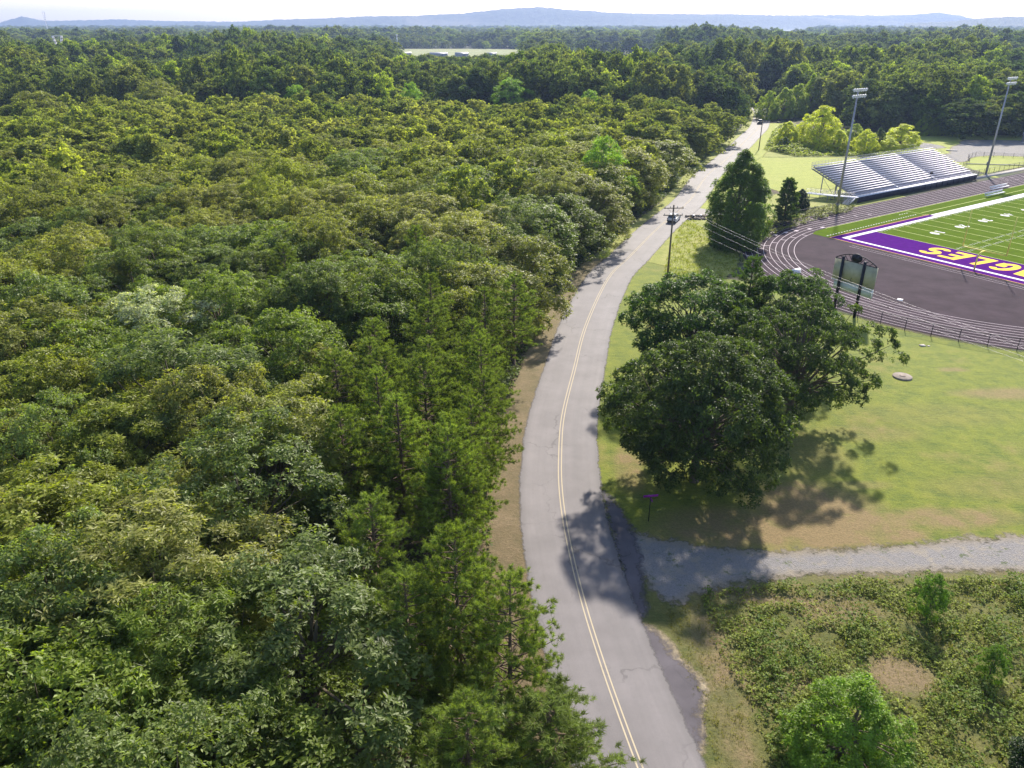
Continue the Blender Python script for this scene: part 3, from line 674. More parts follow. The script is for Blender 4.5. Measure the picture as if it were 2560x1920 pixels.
# ---------------------------------------------------------------- fences
def fence_mesh_mat():
    m, n, b, o = new_mat("chain_link"); u = attr(n, "fu"); v = attr(n, "fv")
    def tri(x): return math_(n, 'PINGPONG', x, .06)
    d1 = tri(math_(n, 'ADD', u, v)); d2 = tri(math_(n, 'SUBTRACT', u, v)); d = math_(n, 'MINIMUM', d1, d2)
    b.inputs["Base Color"].default_value = (.015, .015, .02, 1); b.inputs["Roughness"].default_value = .6
    f = math_(n, 'LESS_THAN', d, .0045); tr = N(n, "ShaderNodeBsdfTransparent"); mx = N(n, "ShaderNodeMixShader")
    L(n, f, mx.inputs[0]); L(n, tr.outputs[0], mx.inputs[1]); L(n, b.outputs[0], mx.inputs[2]); L(n, mx.outputs[0], o.inputs[0]); return m
M['link'] = fence_mesh_mat()
def fence(name, P, h, post, label, group, railmat=None, r=.045):
    P = np.array(P, float); al = np.concatenate([[0], np.cumsum(np.linalg.norm(np.diff(P, axis=0), axis=1))]); n = max(2, int(al[-1]/post)+1)
    s = np.linspace(0, al[-1], n); X = np.interp(s, al, P[:, 0]); Y = np.interp(s, al, P[:, 1])
    o = empty(name, (X[0], Y[0], 0), 0, label=label, cat='fence', group=group); x0, y0 = X[0], Y[0]
    pm = MB().tube([(0, 0, 0), (0, 0, h+.08)], r, 6).mesh('post', M['black'])
    for a, b in zip(X, Y): link('post', pm, o, (a-x0, b-y0, 0))
    s2 = np.linspace(0, al[-1], n*2); X2 = np.interp(s2, al, P[:, 0])-x0; Y2 = np.interp(s2, al, P[:, 1])-y0
    MB().tube([(a, b, h) for a, b in zip(X2, Y2)], .03, 5).build('top_rail', railmat or M['black'], o)
    m = len(X2); V = np.concatenate([np.column_stack([X2, Y2, np.full(m, .05)]), np.column_stack([X2, Y2, np.full(m, h)])]); k = np.arange(m-1)
    link('mesh', np_mesh('mesh', V, np.stack([k, k+1, k+1+m, k+m], 1), [M['link']], {'fu': ('POINT', np.tile(s2, 2)), 'fv': ('POINT', np.repeat([.05, h], m))}), o)
    return o
A = lane(41.0, 118, 120)
near = [p for p in A if p[1] > 14 and p[0] < 20]
fence('chain_link_fence', Fn(near), 1.75, 3.2, 'black chain link fence with thin posts curving between the lawn and the track', 'chain link fences round the track')
farc = [p for p in A if p[1] < 14 and p[0] < -5]; farc = sorted(farc, key=lambda p: -p[1])
fence('chain_link_fence', Fn(farc+[(-5, -16.6), (15.5, -16.6)]), 1.5, 3.0, 'black chain link fence round the far curve up to the grandstand', 'chain link fences round the track', M['black'])
fence('chain_link_fence', Fn([(73.5, -20.5), (112, -20.5)]), 1.6, 2.6, 'chain link fence behind the pale walk beyond the grandstand', 'chain link fences round the track', M['steel'])
fence('chain_link_fence', [(129.5, 224), (136, 232.5), (139.2, 239.3), (143.9, 243.2), (150, 241), (160, 236), (172, 230)], 1.5, 2.6, 'chain link fence curving round the grass plot by the gravel lot', 'chain link fences round the track', M['steel'])
q0 = Fn([(-33, -3), (-27, -11), (-18, -16.5)])
fence('netting_fence', q0, 2.4, 3.0, 'taller dark fence with a top rail tinted sunlit-pale behind the far curve of the track', 'chain link fences round the track', M['steel'])  # grey rail colour stands in for sun catching the top rail
MB().box((7.8, -1.3, .2), (15.6, .35, .18)).build('timber_kerb', M['concrete'], None, (133.0, 229.9, 0), -.17, label='long pale kerb lying across the grass plot beyond the grandstand', cat='kerb')
MB().box((0, 0, .12), (3.2, 1.6, .22)).build('concrete_pad', M['concrete'], None, (142.4, 254.8, 0), -.4, label='white pad on the grass beside the gravel lot', cat='pad')

# ---------------------------------------------------------------- utility poles and wires
def utility_pole(x, y, h, rz, label, arms=2):
    r = empty('utility_pole', (x, y, 0), rz, label=label, cat='utility pole', group='wooden poles along the road')
    MB().tube([(0, 0, 0), (0, 0, h)], [.17, .12], 10).build('pole', M['wood'], r, smooth=True)
    for k in range(arms):
        z = h-.45-k*1.1; MB().box((0, -.16, z), (3.1, .11, .13)).build('crossarm', M['wood'], r)
        for x_ in (-1.4, -.55, .55, 1.4): MB().lathe([(0, .24), (.05, .22), (.06, .12), (.05, .06), (.03, 0)], 8, (x_, -.16, z+.06)).build('insulator', M['steel'], r)
    mb = MB(); mb.bar((0, -.16, h-1.5), (1.0, -.16, h-.5), .04, .04); mb.bar((0, -.16, h-1.5), (-1.0, -.16, h-.5), .04, .04); mb.build('brace', M['steel'], r)
utility_pole(25.2, 118.8, 11.75, .05, 'tall wooden utility pole with two crossarms standing in the roadside lawn')
utility_pole(80.5, 256.8, 9.2, .3, 'small distant wooden utility pole beside the narrowing road', 1)
def wire(name, a, b, sag, rr, label, group):
    a = Vector(a); b = Vector(b); P = []
    for i in range(25):
        t = i/24; p = a.lerp(b, t); P.append((p.x, p.y, p.z-4*sag*t*(1-t)))
    MB().tube(P, rr, 5, False).build(name, M['wire'], None, label=label, cat='wire', group=group)
PA = Vector((25.2, 118.8, 11.4)); PB = Vector((61, 37.5, 11.2))
for k, dx in enumerate((-1.4, .55, 1.4)):
    wire('power_line', PA+Vector((dx, 0, 0)), PB+Vector((dx, .5*dx, 0)), 2.1, .012, ('leftmost', 'middle', 'rightmost')[k]+' of the three power lines crossing above the oaks and lawn', 'power lines over the lawn')
wire('phone_line', PA-Vector((0, 0, 2.0)), PB-Vector((0, 0, .6)), 2.0, .010, 'lowest single cable strung from the wooden pole over the oaks', 'power lines over the lawn')
for k, dx in enumerate((-1.4, 1.4)):
    wire('power_line', PA+Vector((dx, 0, 0)), Vector((80.5+dx, 256.8, 8.9)), 2.2, .014, ('left', 'right')[k]+' power line running along the road toward the far pole', 'power lines along the road')

# ---------------------------------------------------------------- cars
def car(name, x, y, heading, paint, label, cat, pickup=False):
    r = empty(name, (x, y, .06), heading, label=label, cat=cat)        # local +x is forward
    W = .93
    if not pickup:
        body = [(-2.25, .35), (-2.28, .75), (-2.2, 1.02), (1.0, 1.05), (2.05, .88), (2.3, .70), (2.32, .35)]
        cab = [(-2.15, 1.0), (-1.95, 1.55), (-1.6, 1.66), (.15, 1.66), (.95, 1.06)]
    else:
        body = [(-2.7, .45), (-2.7, 1.08), (-.55, 1.10), (1.3, 1.12), (2.45, 1.0), (2.65, .8), (2.65, .45)]
        cab = [(-.75, 1.08), (-.62, 1.72), (-.4, 1.82), (.75, 1.82), (1.45, 1.12)]
    def ext(pts, w0, w1=None):
        w1 = w1 or w0; zs = [p[1] for p in pts]; zm, zM = min(zs), max(zs)
        ww = [w0+(w1-w0)*((p[1]-zm)/(zM-zm)) for p in pts]; n = len(pts)
        V = [(p[0], -a, p[1]) for p, a in zip(pts, ww)]+[(p[0], a, p[1]) for p, a in zip(pts, ww)]
        tri = tessellate_polygon([[Vector((p[0], p[1], 0)) for p in pts]])
        return V, [(i, (i+1) % n, (i+1) % n+n, i+n) for i in range(n)], [tuple(t) for t in tri]+[tuple(i+n for i in t) for t in tri]
    mb = MB(); mb.add(*ext(body, W)); o = mb.build('body', paint, r)
    bv = o.modifiers.new('bevel', 'BEVEL'); bv.width = .06; bv.segments = 2
    mb = MB(); mb.add(*ext(cab, W-.06, W-.2)); o = mb.build('cabin', paint, r); bv = o.modifiers.new('bevel', 'BEVEL'); bv.width = .05; bv.segments = 2
    x0 = cab[0][0]; x1 = cab[-1][0]; zt = max(p[1] for p in cab)
    for s_ in (-1, 1):
        mb = MB(); mb.add([(cab[0][0]+.25, s_*(W-.065), cab[0][1]+.08), (cab[-1][0]-.35, s_*(W-.065), cab[0][1]+.08), (cab[-2][0]-.05, s_*(W-.185), zt-.12), (cab[1][0]+.25, s_*(W-.185), zt-.12)], [(0, 1, 2, 3)]); mb.build('side_window', M['glass'], r)
    mb = MB(); (ax, az), (bx, bz) = cab[0], cab[1]
    mb.add([(ax-.012, -.74, az+.08), (ax-.012, .74, az+.08), (bx-.012, .62, bz-.04), (bx-.012, -.62, bz-.04)], [(0, 1, 2, 3)]); mb.build('rear_window', M['glass'], r)
    mb = MB(); (ax, az), (bx, bz) = cab[-1], cab[-2]
    mb.add([(ax+.012, -.74, az+.06), (ax+.012, .74, az+.06), (bx+.02, .62, bz-.05), (bx+.02, -.62, bz-.05)], [(0, 1, 2, 3)]); mb.build('windscreen', M['glass'], r)
    for xx in (-1.4, 1.42):
        for s_ in (-1, 1):
            wb = MB(); wb.tube([(xx, s_*(W-.2), .34), (xx, s_*(W+.01), .34)], .34, 16); wo = wb.build('wheel', M['rubber'], r)
            MB().tube([(xx, s_*(W+.0), .34), (xx, s_*(W+.02), .34)], .2, 12).build('rim', M['steel'], wo)
    for s_ in (-1, 1):
        MB().box((body[0][0]-.0, s_*.76, .86), (.06, .22, .2)).build('tail_light', M['red'], r)
        MB().box((body[-1][0]-.06, s_*.7, .68), (.08, .32, .14)).build('headlight', M['white'], r)
    MB().box((body[0][0]-.05, 0, .46), (.12, 1.7, .2)).build('bumper', M['darkpaint'], r)
hd = math.atan2(12, 5.4)
car('white_suv', 33.7, 157.8, hd, M['white'], 'white sport utility car driving away in the right lane by the culvert', 'car')
car('dark_pickup', 101.6, 327.5, math.atan2(43, 14)+math.pi, M['darkpaint'], 'dark pickup truck far down the road before it enters the woods', 'pickup truck', True)

# ---------------------------------------------------------------- far towers and buildings
def y_tower(x, y, h, label, rz=0.0, w_=1.0):
    r = empty('transmission_tower', (x, y, 0), rz, label=label, cat='tower', group='steel transmission towers above the distant woods')
    def lattice(a, b, wa, wb, n, th=.22):
        mb = MB(); a = Vector(a); b = Vector(b)
        P = [[a.lerp(b, i/n)+Vector((sx*(wa+(wb-wa)*i/n), sy*(wa+(wb-wa)*i/n), 0)) for sx, sy in ((-1, -1), (1, -1), (1, 1), (-1, 1))] for i in range(n+1)]
        for i in range(n):
            for k in range(4):
                mb.bar(P[i][k], P[i+1][k], th, th); mb.bar(P[i][k], P[i+1][(k+1) % 4], th*.6, th*.6); mb.bar(P[i+1][k], P[i+1][(k+1) % 4], th*.6, th*.6)
        return mb
    lattice((0, 0, 0), (0, 0, h*.60), 1.5*w_, .8, 7).build('mast', M['alu'], r)
    for s_ in (-1, 1): lattice((s_*.5, 0, h*.60), (s_*3.2*w_, 0, h), .5, .55, 5).build('arm', M['alu'], r)
    MB().bar((-3.6*w_, 0, h), (3.6*w_, 0, h), .5, .5).build('top_beam', M['alu'], r)
    MB().bar((-4.6*w_, 0, h*.61), (4.6*w_, 0, h*.61), .4, .4).build('crossarm', M['alu'], r)
y_tower(-354, 650, 28.5, 'pale lattice transmission tower with a forked top, leftmost of the clear ones', .2)
y_tower(250, 1000, 28.5, 'pale lattice transmission tower above the woods right of the far field')
y_tower(535, 900, 28, 'pale lattice transmission tower with spread arms near the right edge', .1, 1.6)
y_tower(-1385, 2500, 68, 'very faint transmission tower standing before the left hill')
cm = empty('cell_mast', (-131, 950, 0), label='slim white mast standing beside the pale far field', cat='mast')
MB().tube([(0, 0, 0), (0, 0, 26)], [.7, .4], 8).build('mast', M['white'], cm); MB().box((0, 0, 25), (1.6, 1.6, 2)).build('antenna', M['white'], cm)
def shed(x, y, l, w_, h, rz, label):
    r = empty('farm_shed', (x, y, 0), rz, label=label, cat='building', group='pale sheds beside the far field')
    MB().box((0, 0, h/2), (l, w_, h)).build('wall', M['wall'], r)
    mb = MB(); mb.add([(-l/2-.3, -w_/2-.4, h), (l/2+.3, -w_/2-.4, h), (l/2+.3, w_/2+.4, h), (-l/2-.3, w_/2+.4, h), (-l/2-.3, 0, h+w_*.28), (l/2+.3, 0, h+w_*.28)], [(0, 1, 5, 4), (2, 3, 4, 5), (3, 2, 1, 0)], [(0, 4, 3), (1, 2, 5)]); mb.build('roof', M['roofing'], r)
    MB().box((l*.2, -w_/2-.03, h*.42), (3.4, .1, h*.8)).build('door', M['darkpaint'], r)
shed(-132.0, 1010.0, 18, 8, 3.6, .1, 'long pale shed next to the slim white mast'); shed(-88.0, 992.0, 21, 10, 3.3, -.1, 'low pale shed in the middle of the far farm buildings')
shed(-60.0, 985.0, 15, 10, 3.6, .2, 'wide pale shed right of the low one at the far field'); shed(-24.0, 968.0, 11, 8, 4.5, 0, 'white gabled shed with a dark door, rightmost at the far field')
sheet('far_field', [(-230, 1010), (-215, 1180), (-190, 1340), (-60, 1350), (20, 1310), (10, 1100), (-5, 1000), (-120, 985)], .05, M['farm'], 12, 10)
sheet('far_field', [(75, 1120), (85, 1200), (190, 1200), (215, 1110), (180, 1040), (110, 1050)], .05, M['farm'], 12, 10)
lakem = new_mat("lake_water"); lakem[2].inputs["Base Color"].default_value = (.10, .13, .16, 1); lakem[2].inputs["Roughness"].default_value = .12
bump(lakem[1], noise(lakem[1], .05, 4, .6, coord(lakem[1])), lakem[2], .5)
LK = [(1060, 3850), (1150, 4150), (1250, 4400), (1400, 5150), (1860, 5350), (1700, 4750), (1560, 4500), (1330, 3950), (1200, 4050)]
mb = MB(); mb.poly([(x, y) for x, y in LK], .8); mb.build('lake', lakem[0], kind='structure')

# ---------------------------------------------------------------- hills
def hills():
    px = lambda x: (x*2560/2212-1280)/2103.0
    # ridge: list of (disp x, disp y) silhouettes with a distance and depth
    ridges = [
        (6000, 450, [(380, 50), (480, 49), (560, 46.5), (600, 44), (700, 41), (800, 37), (900, 36), (1000, 32), (1080, 24), (1160, 18), (1240, 25), (1330, 31), (1400, 33), (1600, 33), (1700, 36), (1850, 44), (2000, 50)]),
        (6700, 400, [(-400, 44), (0, 50), (22, 44), (50, 37.5), (75, 42), (100, 46), (200, 44.5), (260, 43.5), (330, 46), (430, 46.5), (520, 48), (700, 50)]),
        (6700, 350, [(1300, 42), (1450, 36), (1600, 34), (1700, 35), (1800, 34.5), (1900, 35), (1960, 34), (2025, 28), (2070, 35), (2110, 44), (2200, 50)]),
        (4300, 600, [(1950, 52), (2050, 48), (2110, 42), (2170, 38), (2212, 38.5), (2300, 36), (2600, 42), (2800, 50)])]
    nA, nD = 520, 110
    az = np.linspace(-.80, .80, nA); D = np.linspace(2900, 7600, nD); AZ, DD = np.meshgrid(az, D)
    H = np.zeros_like(AZ); rs = RS(3)
    ph = rs.uniform(0, 6.28, 40); 
    def wob(a, d, f0, amp):
        s = 0
        for i in range(8): s = s+np.sin(a*f0*(1+i*.63)+ph[i]+d*.0011*(1+i*.4)*(1 if i % 2 else -1)+ph[i+8])/(1+i*.5)
        return s*amp
    for dist, dep, pts in ridges:
        p = np.array(pts, float); a = px(p[:, 0]); hh = CAM_H+dist*(58-p[:, 1]*2560/2212)/2103.0; hh = np.maximum(hh, 0)
        h = np.interp(AZ, a, hh, left=0, right=0); t = (DD-dist-wob(AZ, DD*0, 9, 60))/dep
        prof = np.where(t < 0, np.exp(-(t*1.35)**2), np.exp(-(t*.8)**2))
        H = np.maximum(H, h*prof*(1+0*wob(AZ, DD, 14, .02)))
    H *= 1+wob(AZ, DD, 30, .012)
    H += rs.rand(*H.shape)*7*(H > 12)
    x = AZ*DD; y = DD; V = np.column_stack([x.ravel(), y.ravel(), (H-1.0).ravel()])
    r, c = np.meshgrid(np.arange(nD-1), np.arange(nA-1), indexing='ij'); a = (r*nA+c).ravel()
    m, n, b, o = new_mat("hill_forest"); cc = coord(n); f = noise(n, .02, 8, .75, cc); g = noise(n, .0012, 4, .6, cc)
    col = ramp(n, f, [(.35, (.010, .022, .010)), (.55, (.035, .055, .020)), (.75, (.10, .11, .05))])
    col = mixc(n, maprange(n, g, .56, .66, 0, .6), col, (.15, .13, .08)); L(n, col, b.inputs["Base Color"]); b.inputs["Roughness"].default_value = .9
    bump(n, f, b, 14)
    structure('hills', np_mesh('hills', V, np.stack([a, a+1, a+nA+1, a+nA], 1), [m], smooth=True))
hills()

# ---------------------------------------------------------------- foliage prototypes
def unit(a): return a/np.maximum(np.linalg.norm(a, axis=1), 1e-9)[:, None]
def leaves(P, D, Nn, Ln, Wd, fold=.18, rnd=None, quad=False):
    n = len(P); Sd = unit(np.cross(D, Nn)); Nn = np.cross(Sd, D)
    Ln = np.broadcast_to(Ln, n)[:, None]; Wd = np.broadcast_to(Wd, n)[:, None]
    mid = P+D*Ln*.5; V = np.stack([P, mid+Sd*Wd/2+Nn*Wd*fold, P+D*Ln-Nn*Ln*.08, mid-Sd*Wd/2+Nn*Wd*fold], 1).reshape(-1, 3)
    i = np.arange(n)*4
    if quad: T = np.stack([i, i+1, i+2, i+3], 1); rr = rnd
    else: T = np.concatenate([np.stack([i, i+1, i+2], 1), np.stack([i, i+2, i+3], 1)]); rr = np.tile(rnd, 2)
    return V, T, rr
def merge(parts):
    V = []; T = []; R = []; n = 0
    for v, t, r in parts: V.append(v); T.append(t+n); R.append(r); n += len(v)
    return np.concatenate(V), np.concatenate(T), np.concatenate(R)
def rdir(rs, n):
    return unit(rs.normal(size=(n, 3)))
def dome(t, k=.42):
    return np.where(t > k, np.sqrt(np.clip(1-((t-k)/(1-k))**2, 0, 1)), .60+.40*np.clip(t/k, 0, 1)**.8)
def ovoid(t): return np.clip(np.sin(np.pi*np.clip(t*.80+.20, 0, 1))**.75*(1.05-.2*t), 0, 2)
def cone(t): return np.clip((1-t)**.75*(.55+.9*np.minimum(t*4, 1)*.5), 0, 2)
def crown(seed, H, R, zb, ncl, twigs, k, ll, lw, prof=dome, rc=(.22, .34), flat=.72, lob=.16, spread=.9, quad=False, up=.6, inner=.22, rel=.035, tb=(1.7, 1.25)):
    rs = RS(seed); c = []; rad_ = []; phs = rs.uniform(0, 6.28, 4)
    while len(c) < ncl:
        t = rs.beta(*tb); ph = rs.uniform(0, 6.283); lobe = 1+lob*math.sin(3*ph+phs[0])+lob*.7*math.sin(5*ph+phs[1]+t*4)+lob*.6*math.sin(2*ph+phs[2]-t*3)
        q = rs.uniform(.74, 1.12) if rs.rand() > inner else rs.uniform(.35, .75)
        rr = R*float(prof(np.array(t)))*lobe*q; r_c = R*rs.uniform(*rc)
        p = np.array((rr*math.cos(ph), rr*math.sin(ph), zb+t*(H-zb)-r_c*.4+rs.normal()*H*rel))
        if c and min(np.linalg.norm(np.array(c)-p, axis=1)) < R*.13: continue
        c.append(p); rad_.append(r_c)
    c = np.array(c); rad_ = np.array(rad_); parts = []
    tw = np.repeat(np.arange(ncl), twigs); n = len(tw)
    ax0 = unit(np.column_stack([c[:, 0], c[:, 1], (c[:, 2]-(zb+(H-zb)*.35))*.9]))[tw]
    w_ = unit(rdir(rs, n)+ax0*.75+np.array((0, 0, .35))); tip = c[tw]+w_*rad_[tw][:, None]*np.array((1, 1, flat))*rs.uniform(.62, 1.06, n)[:, None]
    tip[:, 2] = np.maximum(tip[:, 2], .25)
    ax = unit(w_+np.array((0, 0, up))+rs.normal(size=(n, 3))*.3)
    ti = np.repeat(np.arange(n), k); m = len(ti); A = ax[ti]; pr = unit(np.cross(A, rdir(rs, m)))
    D = unit(pr*spread+A*rs.uniform(.05, .6, m)[:, None]); Nn = unit(A+rs.normal(size=(m, 3))*.32)
    P = tip[ti]+D*.02+rs.normal(size=(m, 3))*ll*.25; rnd = rs.rand(n)[ti]*.45+rs.rand(m)*.35+rs.rand(ncl)[tw][ti]*.2
    V, T, Rr = leaves(P, D, Nn, ll*rs.uniform(.75, 1.25, m), lw*rs.uniform(.8, 1.2, m), rnd=rnd, quad=quad)
    return V, T, Rr, c
def trunk_mb(seed, H, R, c, r0=.28, fork=.3, nb=26, n=7, lean=0.0):
    rs = RS(seed+99); mb = MB(); top = np.array((rs.normal()*.3+lean, rs.normal()*.3, H*.80)); fz = H*fork
    mb.tube([(0, 0, -.1), (0, 0, .25), tuple(top*np.array((.25, .25, 0))+np.array((0, 0, fz))), tuple(top*np.array((.6, .6, 0))+np.array((0, 0, H*.55))), tuple(top)], [r0*1.35, r0, r0*.8, r0*.45, r0*.12], n)
    idx = rs.permutation(len(c))[:nb]
    for i in idx:
        e = c[i]; z0 = np.clip(fz*.8+rs.rand()*(e[2]-fz)*.55, fz*.7, H*.7); s0 = np.array((top[0]*.4*(z0/H), top[1]*.4*(z0/H), z0)); d = e-s0
        m1 = s0+d*.4+np.array((rs.normal()*.25, rs.normal()*.25, np.linalg.norm(d[:2])*.10)); m2 = s0+d*.75+rs.normal(size=3)*.2
        a = r0*.38*rs.uniform(.6, 1); mb.tube([tuple(s0), tuple(m1), tuple(m2), tuple(e)], [a, a*.7, a*.42, a*.15], 5, False)
    return mb
def pine_parts(seed, H, R, zb, dens=1.0, needle=.24, nw=.022, nn=26, step=.55):
    rs = RS(seed); tips = []; dirs = []; mb = MB(); lean = rs.normal()*.25
    ax = lambda z: np.array((lean*(z/H)**1.6, lean*.5*(z/H)**2, z))
    mb.tube([tuple(ax(z)) for z in np.linspace(-.1, H*.98, 8)], [.19*(1-.9*(i/7))+.015 for i in range(8)], 8)
    z = zb
    while z < H-.15:
        t = (z-zb)/(H-zb); Lb = R*(1-t)**.50*(.55+.45*min(1, t*3+.35)); nb = rs.randint(4, 6)
        a0 = rs.rand()*6.28
        for j in range(nb):
            a = a0+j*6.283/nb+rs.normal()*.25; ln = Lb*rs.uniform(.6, 1.12); rise = (.10+.55*t)*ln
            b0 = ax(z); e = b0+np.array((math.cos(a)*ln, math.sin(a)*ln, rise)); mid = b0+np.array((math.cos(a)*ln*.55, math.sin(a)*ln*.55, rise*.25))
            rr = .022+.02*ln/2
            mb.tube([tuple(b0), tuple(mid), tuple(e)], [rr, rr*.6, .008], 4, False)
            nt = max(2, int(ln*4.2*dens))
            for q in range(nt):
                s = .35+.65*(q+.5)/nt if nt > 2 else .6+.4*q; pt = (1-s)**2*b0+2*s*(1-s)*mid+s*s*e
                off = rs.normal(size=3)*np.array((.30, .30, .12))*ln*.34*(.5+.5*s); tips.append(pt+off+np.array((0, 0, .05))); dirs.append(np.array((math.cos(a)*.6, math.sin(a)*.6, .75))+off*.5)
            tips.append(e); dirs.append(np.array((math.cos(a), math.sin(a), .6)))
        z += step*rs.uniform(.7, 1.25)
    for i in range(6): tips.append(ax(H-.1*i)+rs.normal(size=3)*.08); dirs.append(np.array((0, 0, 1.))+rs.normal(size=3)*.3)
    tips = np.array(tips); dirs = unit(np.array(dirs)); n = len(tips); ti = np.repeat(np.arange(n), nn); m = len(ti)
    D = unit(dirs[ti]*.7+rdir(rs, m)*.95); P = tips[ti]+rs.normal(size=(m, 3))*.035+dirs[ti]*rs.uniform(-.08, .08, m)[:, None]; Sd = unit(np.cross(D, rdir(rs, m)))
    Lx = needle*rs.uniform(.7, 1.15, m)[:, None]; V = np.stack([P-Sd*nw/2, P+Sd*nw/2, P+D*Lx], 1).reshape(-1, 3)
    T = np.arange(m*3).reshape(-1, 3); rnd = rs.rand(n)[ti]*.55+rs.rand(m)*.45
    return V, T, rnd, mb
def fol_mesh(name, V, T, R, mat): return np_mesh(name, V, T, [mat], {'rnd': ('FACE', R)})

PROTO = {}
def proto(kind, specs, mat=None):
    L_ = []
    for sp in specs:
        V, T, R, c = crown(**sp['c']); cm_ = fol_mesh('crown', V, T, R, mat or M['leaf'])
        tm = trunk_mb(sp['c']['seed'], sp['c']['H'], sp['c']['R'], c, **sp.get('t', {})).mesh('trunk', M['bark'], True)
        L_.append((cm_, tm, sp['c']['H'], sp['c']['R']))
    PROTO[kind] = L_
D_ = dict
proto('leafy', [D_(c=D_(seed=s, H=H, R=R, zb=zb, ncl=int(nc*1.9), twigs=int(tw*.80), k=6, ll=ll*.80, lw=lw*.86, lob=lo*1.3, rc=(.12, .24), flat=.85)) for s, H, R, zb, nc, tw, ll, lw, lo in (
    (1, 12, 4.6, 3.0, 74, 46, .30, .13, .14), (2, 12.5, 4.2, 2.6, 64, 50, .27, .10, .20), (3, 11.5, 4.9, 2.8, 84, 42, .26, .12, .16),
    (4, 13, 4.4, 3.0, 70, 46, .28, .11, .22), (5, 12, 3.8, 2.4, 56, 50, .30, .085, .18), (6, 12, 4.6, 2.2, 78, 44, .24, .11, .24))])
proto('edge', [D_(c=D_(seed=s, H=11, R=3.9, zb=.6, ncl=150, twigs=28, k=6, ll=.26, lw=.11, lob=.24, rc=(.14, .26), flat=.9)) for s in (11, 12)])
proto('oak', [D_(c=D_(seed=21, H=13.4, R=8.0, zb=2.0, ncl=230, twigs=60, k=7, ll=.26, lw=.13, rc=(.12, .20), lob=.13, inner=.4, flat=.75, rel=.02), t=D_(r0=.48, fork=.22, nb=90)),
    D_(c=D_(seed=22, H=13.0, R=8.4, zb=1.8, ncl=175, twigs=54, k=7, ll=.25, lw=.12, rc=(.09, .16), lob=.20, inner=.4, flat=.65, rel=.03), t=D_(r0=.45, fork=.22, nb=90)),
    D_(c=D_(seed=23, H=11.5, R=5.6, zb=3.2, ncl=150, twigs=50, k=7, ll=.25, lw=.12, rc=(.14, .24), lob=.16, inner=.35), t=D_(r0=.3, fork=.3, nb=50))])
proto('bushy', [D_(c=D_(seed=31, H=7, R=3.2, zb=.3, ncl=130, twigs=34, k=6, ll=.24, lw=.10, prof=ovoid, rc=(.16, .26), flat=1.0, up=1.0, lob=.08, tb=(.95, 1.25))),
    D_(c=D_(seed=32, H=7, R=2.4, zb=.3, ncl=120, twigs=34, k=6, ll=.24, lw=.09, prof=ovoid, rc=(.18, .28), flat=1.2, up=1.2, lob=.06, tb=(.95, 1.25)))])
proto('cypress', [D_(c=D_(seed=41, H=16.5, R=4.4, zb=.5, ncl=300, twigs=60, k=7, ll=.28, lw=.10, prof=ovoid, rc=(.18, .28), flat=1.15, up=.8, lob=.05, inner=.2, rel=.015, tb=(1.05, 1.15)), t=D_(r0=.35, fork=.3, nb=40))])
PINES = []
for s, H, R, zb in ((51, 13, 3.2, 3.8), (52, 13, 2.9, 3.2), (53, 13, 3.4, 4.6)):
    V, T, R_, mb = pine_parts(s, H, R, zb, dens=1.7, nn=36, nw=.030, needle=.23, step=.44); PINES.append((fol_mesh('crown', V, T, R_, M['needle']), mb.mesh('trunk', M['pine_bark'], True), H, R))
PROTO['pine'] = PINES
V, T, R_, mb = pine_parts(61, 8, 2.6, .5, dens=2.6, step=.30, nn=34, nw=.06); PROTO['young_pine'] = [(fol_mesh('crown', V, T, R_, M['needle']), mb.mesh('trunk', M['pine_bark'], True), 8, 2.6)]

TREE0 = {}
def tree(name, kind, i, x, y, h, rw, rz, col, **k):
    """a thing: Empty > trunk, crown; copies share mesh data"""
    cm_, tm, H, R = PROTO[kind][i]; s = h/H; sr = rw/R
    o = empty(name, (x, y, 0), rz, **k); o.scale = (sr, sr, s)
    t = link('trunk', tm, o); c = link('crown', cm_, o); c.color = (*col, 1)
    return o
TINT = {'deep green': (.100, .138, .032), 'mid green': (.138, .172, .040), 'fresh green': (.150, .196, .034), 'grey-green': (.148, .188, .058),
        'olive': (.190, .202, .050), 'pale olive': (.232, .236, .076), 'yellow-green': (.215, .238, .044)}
PT = (.140, .182, .044)
rng = RS(7)

# hand-placed trees on the right side of the road
tree('oak_tree', 'oak', 0, 16.4, 58.2, 13.0, 7.0, .4, (.066, .096, .026), label='broad dark green oak nearest the road, its crown hanging over the lawn', cat='tree', group='big oaks on the lawn')
tree('oak_tree', 'oak', 1, 28.6, 69.5, 12.6, 7.2, 2.0, (.066, .098, .024), label='wide open-branched oak between the nearest oak and the scoreboard', cat='tree', group='big oaks on the lawn')
tree('oak_tree', 'oak', 2, 20.0, 80.0, 12.0, 6.4, 1.0, (.064, .112, .022), label='paler leafy oak behind the broad dark oak on its road side', cat='tree', group='big oaks on the lawn')
tree('oak_tree', 'oak', 2, 32.6, 84.6, 11.0, 5.0, 3.4, (.060, .104, .022), label='smaller oak with bare twisted limbs showing, left of the scoreboard', cat='tree', group='big oaks on the lawn')
tree('pine_tree', 'pine', 1, 27.6, 84.5, 13.2, 3.5, .6, (.066, .115, .018), label='dense pine growing up between the oaks on the lawn', cat='tree')
tree('evergreen_tree', 'cypress', 0, 41.0, 137.8, 16.6, 4.7, 0, (.115, .175, .022), label='very tall dense dark evergreen standing alone at the side road', cat='tree')
tree('young_pine_tree', 'young_pine', 0, 49.5, 154.5, 8.8, 2.9, .2, (.075, .12, .028), label='young pine close behind the very tall evergreen', cat='tree', group='young pines by the track')
tree('young_pine_tree', 'young_pine', 0, 56.4, 157.2, 8.8, 3.1, 1.9, (.075, .12, .028), label='young pine in the middle of the row by the track fence', cat='tree', group='young pines by the track')
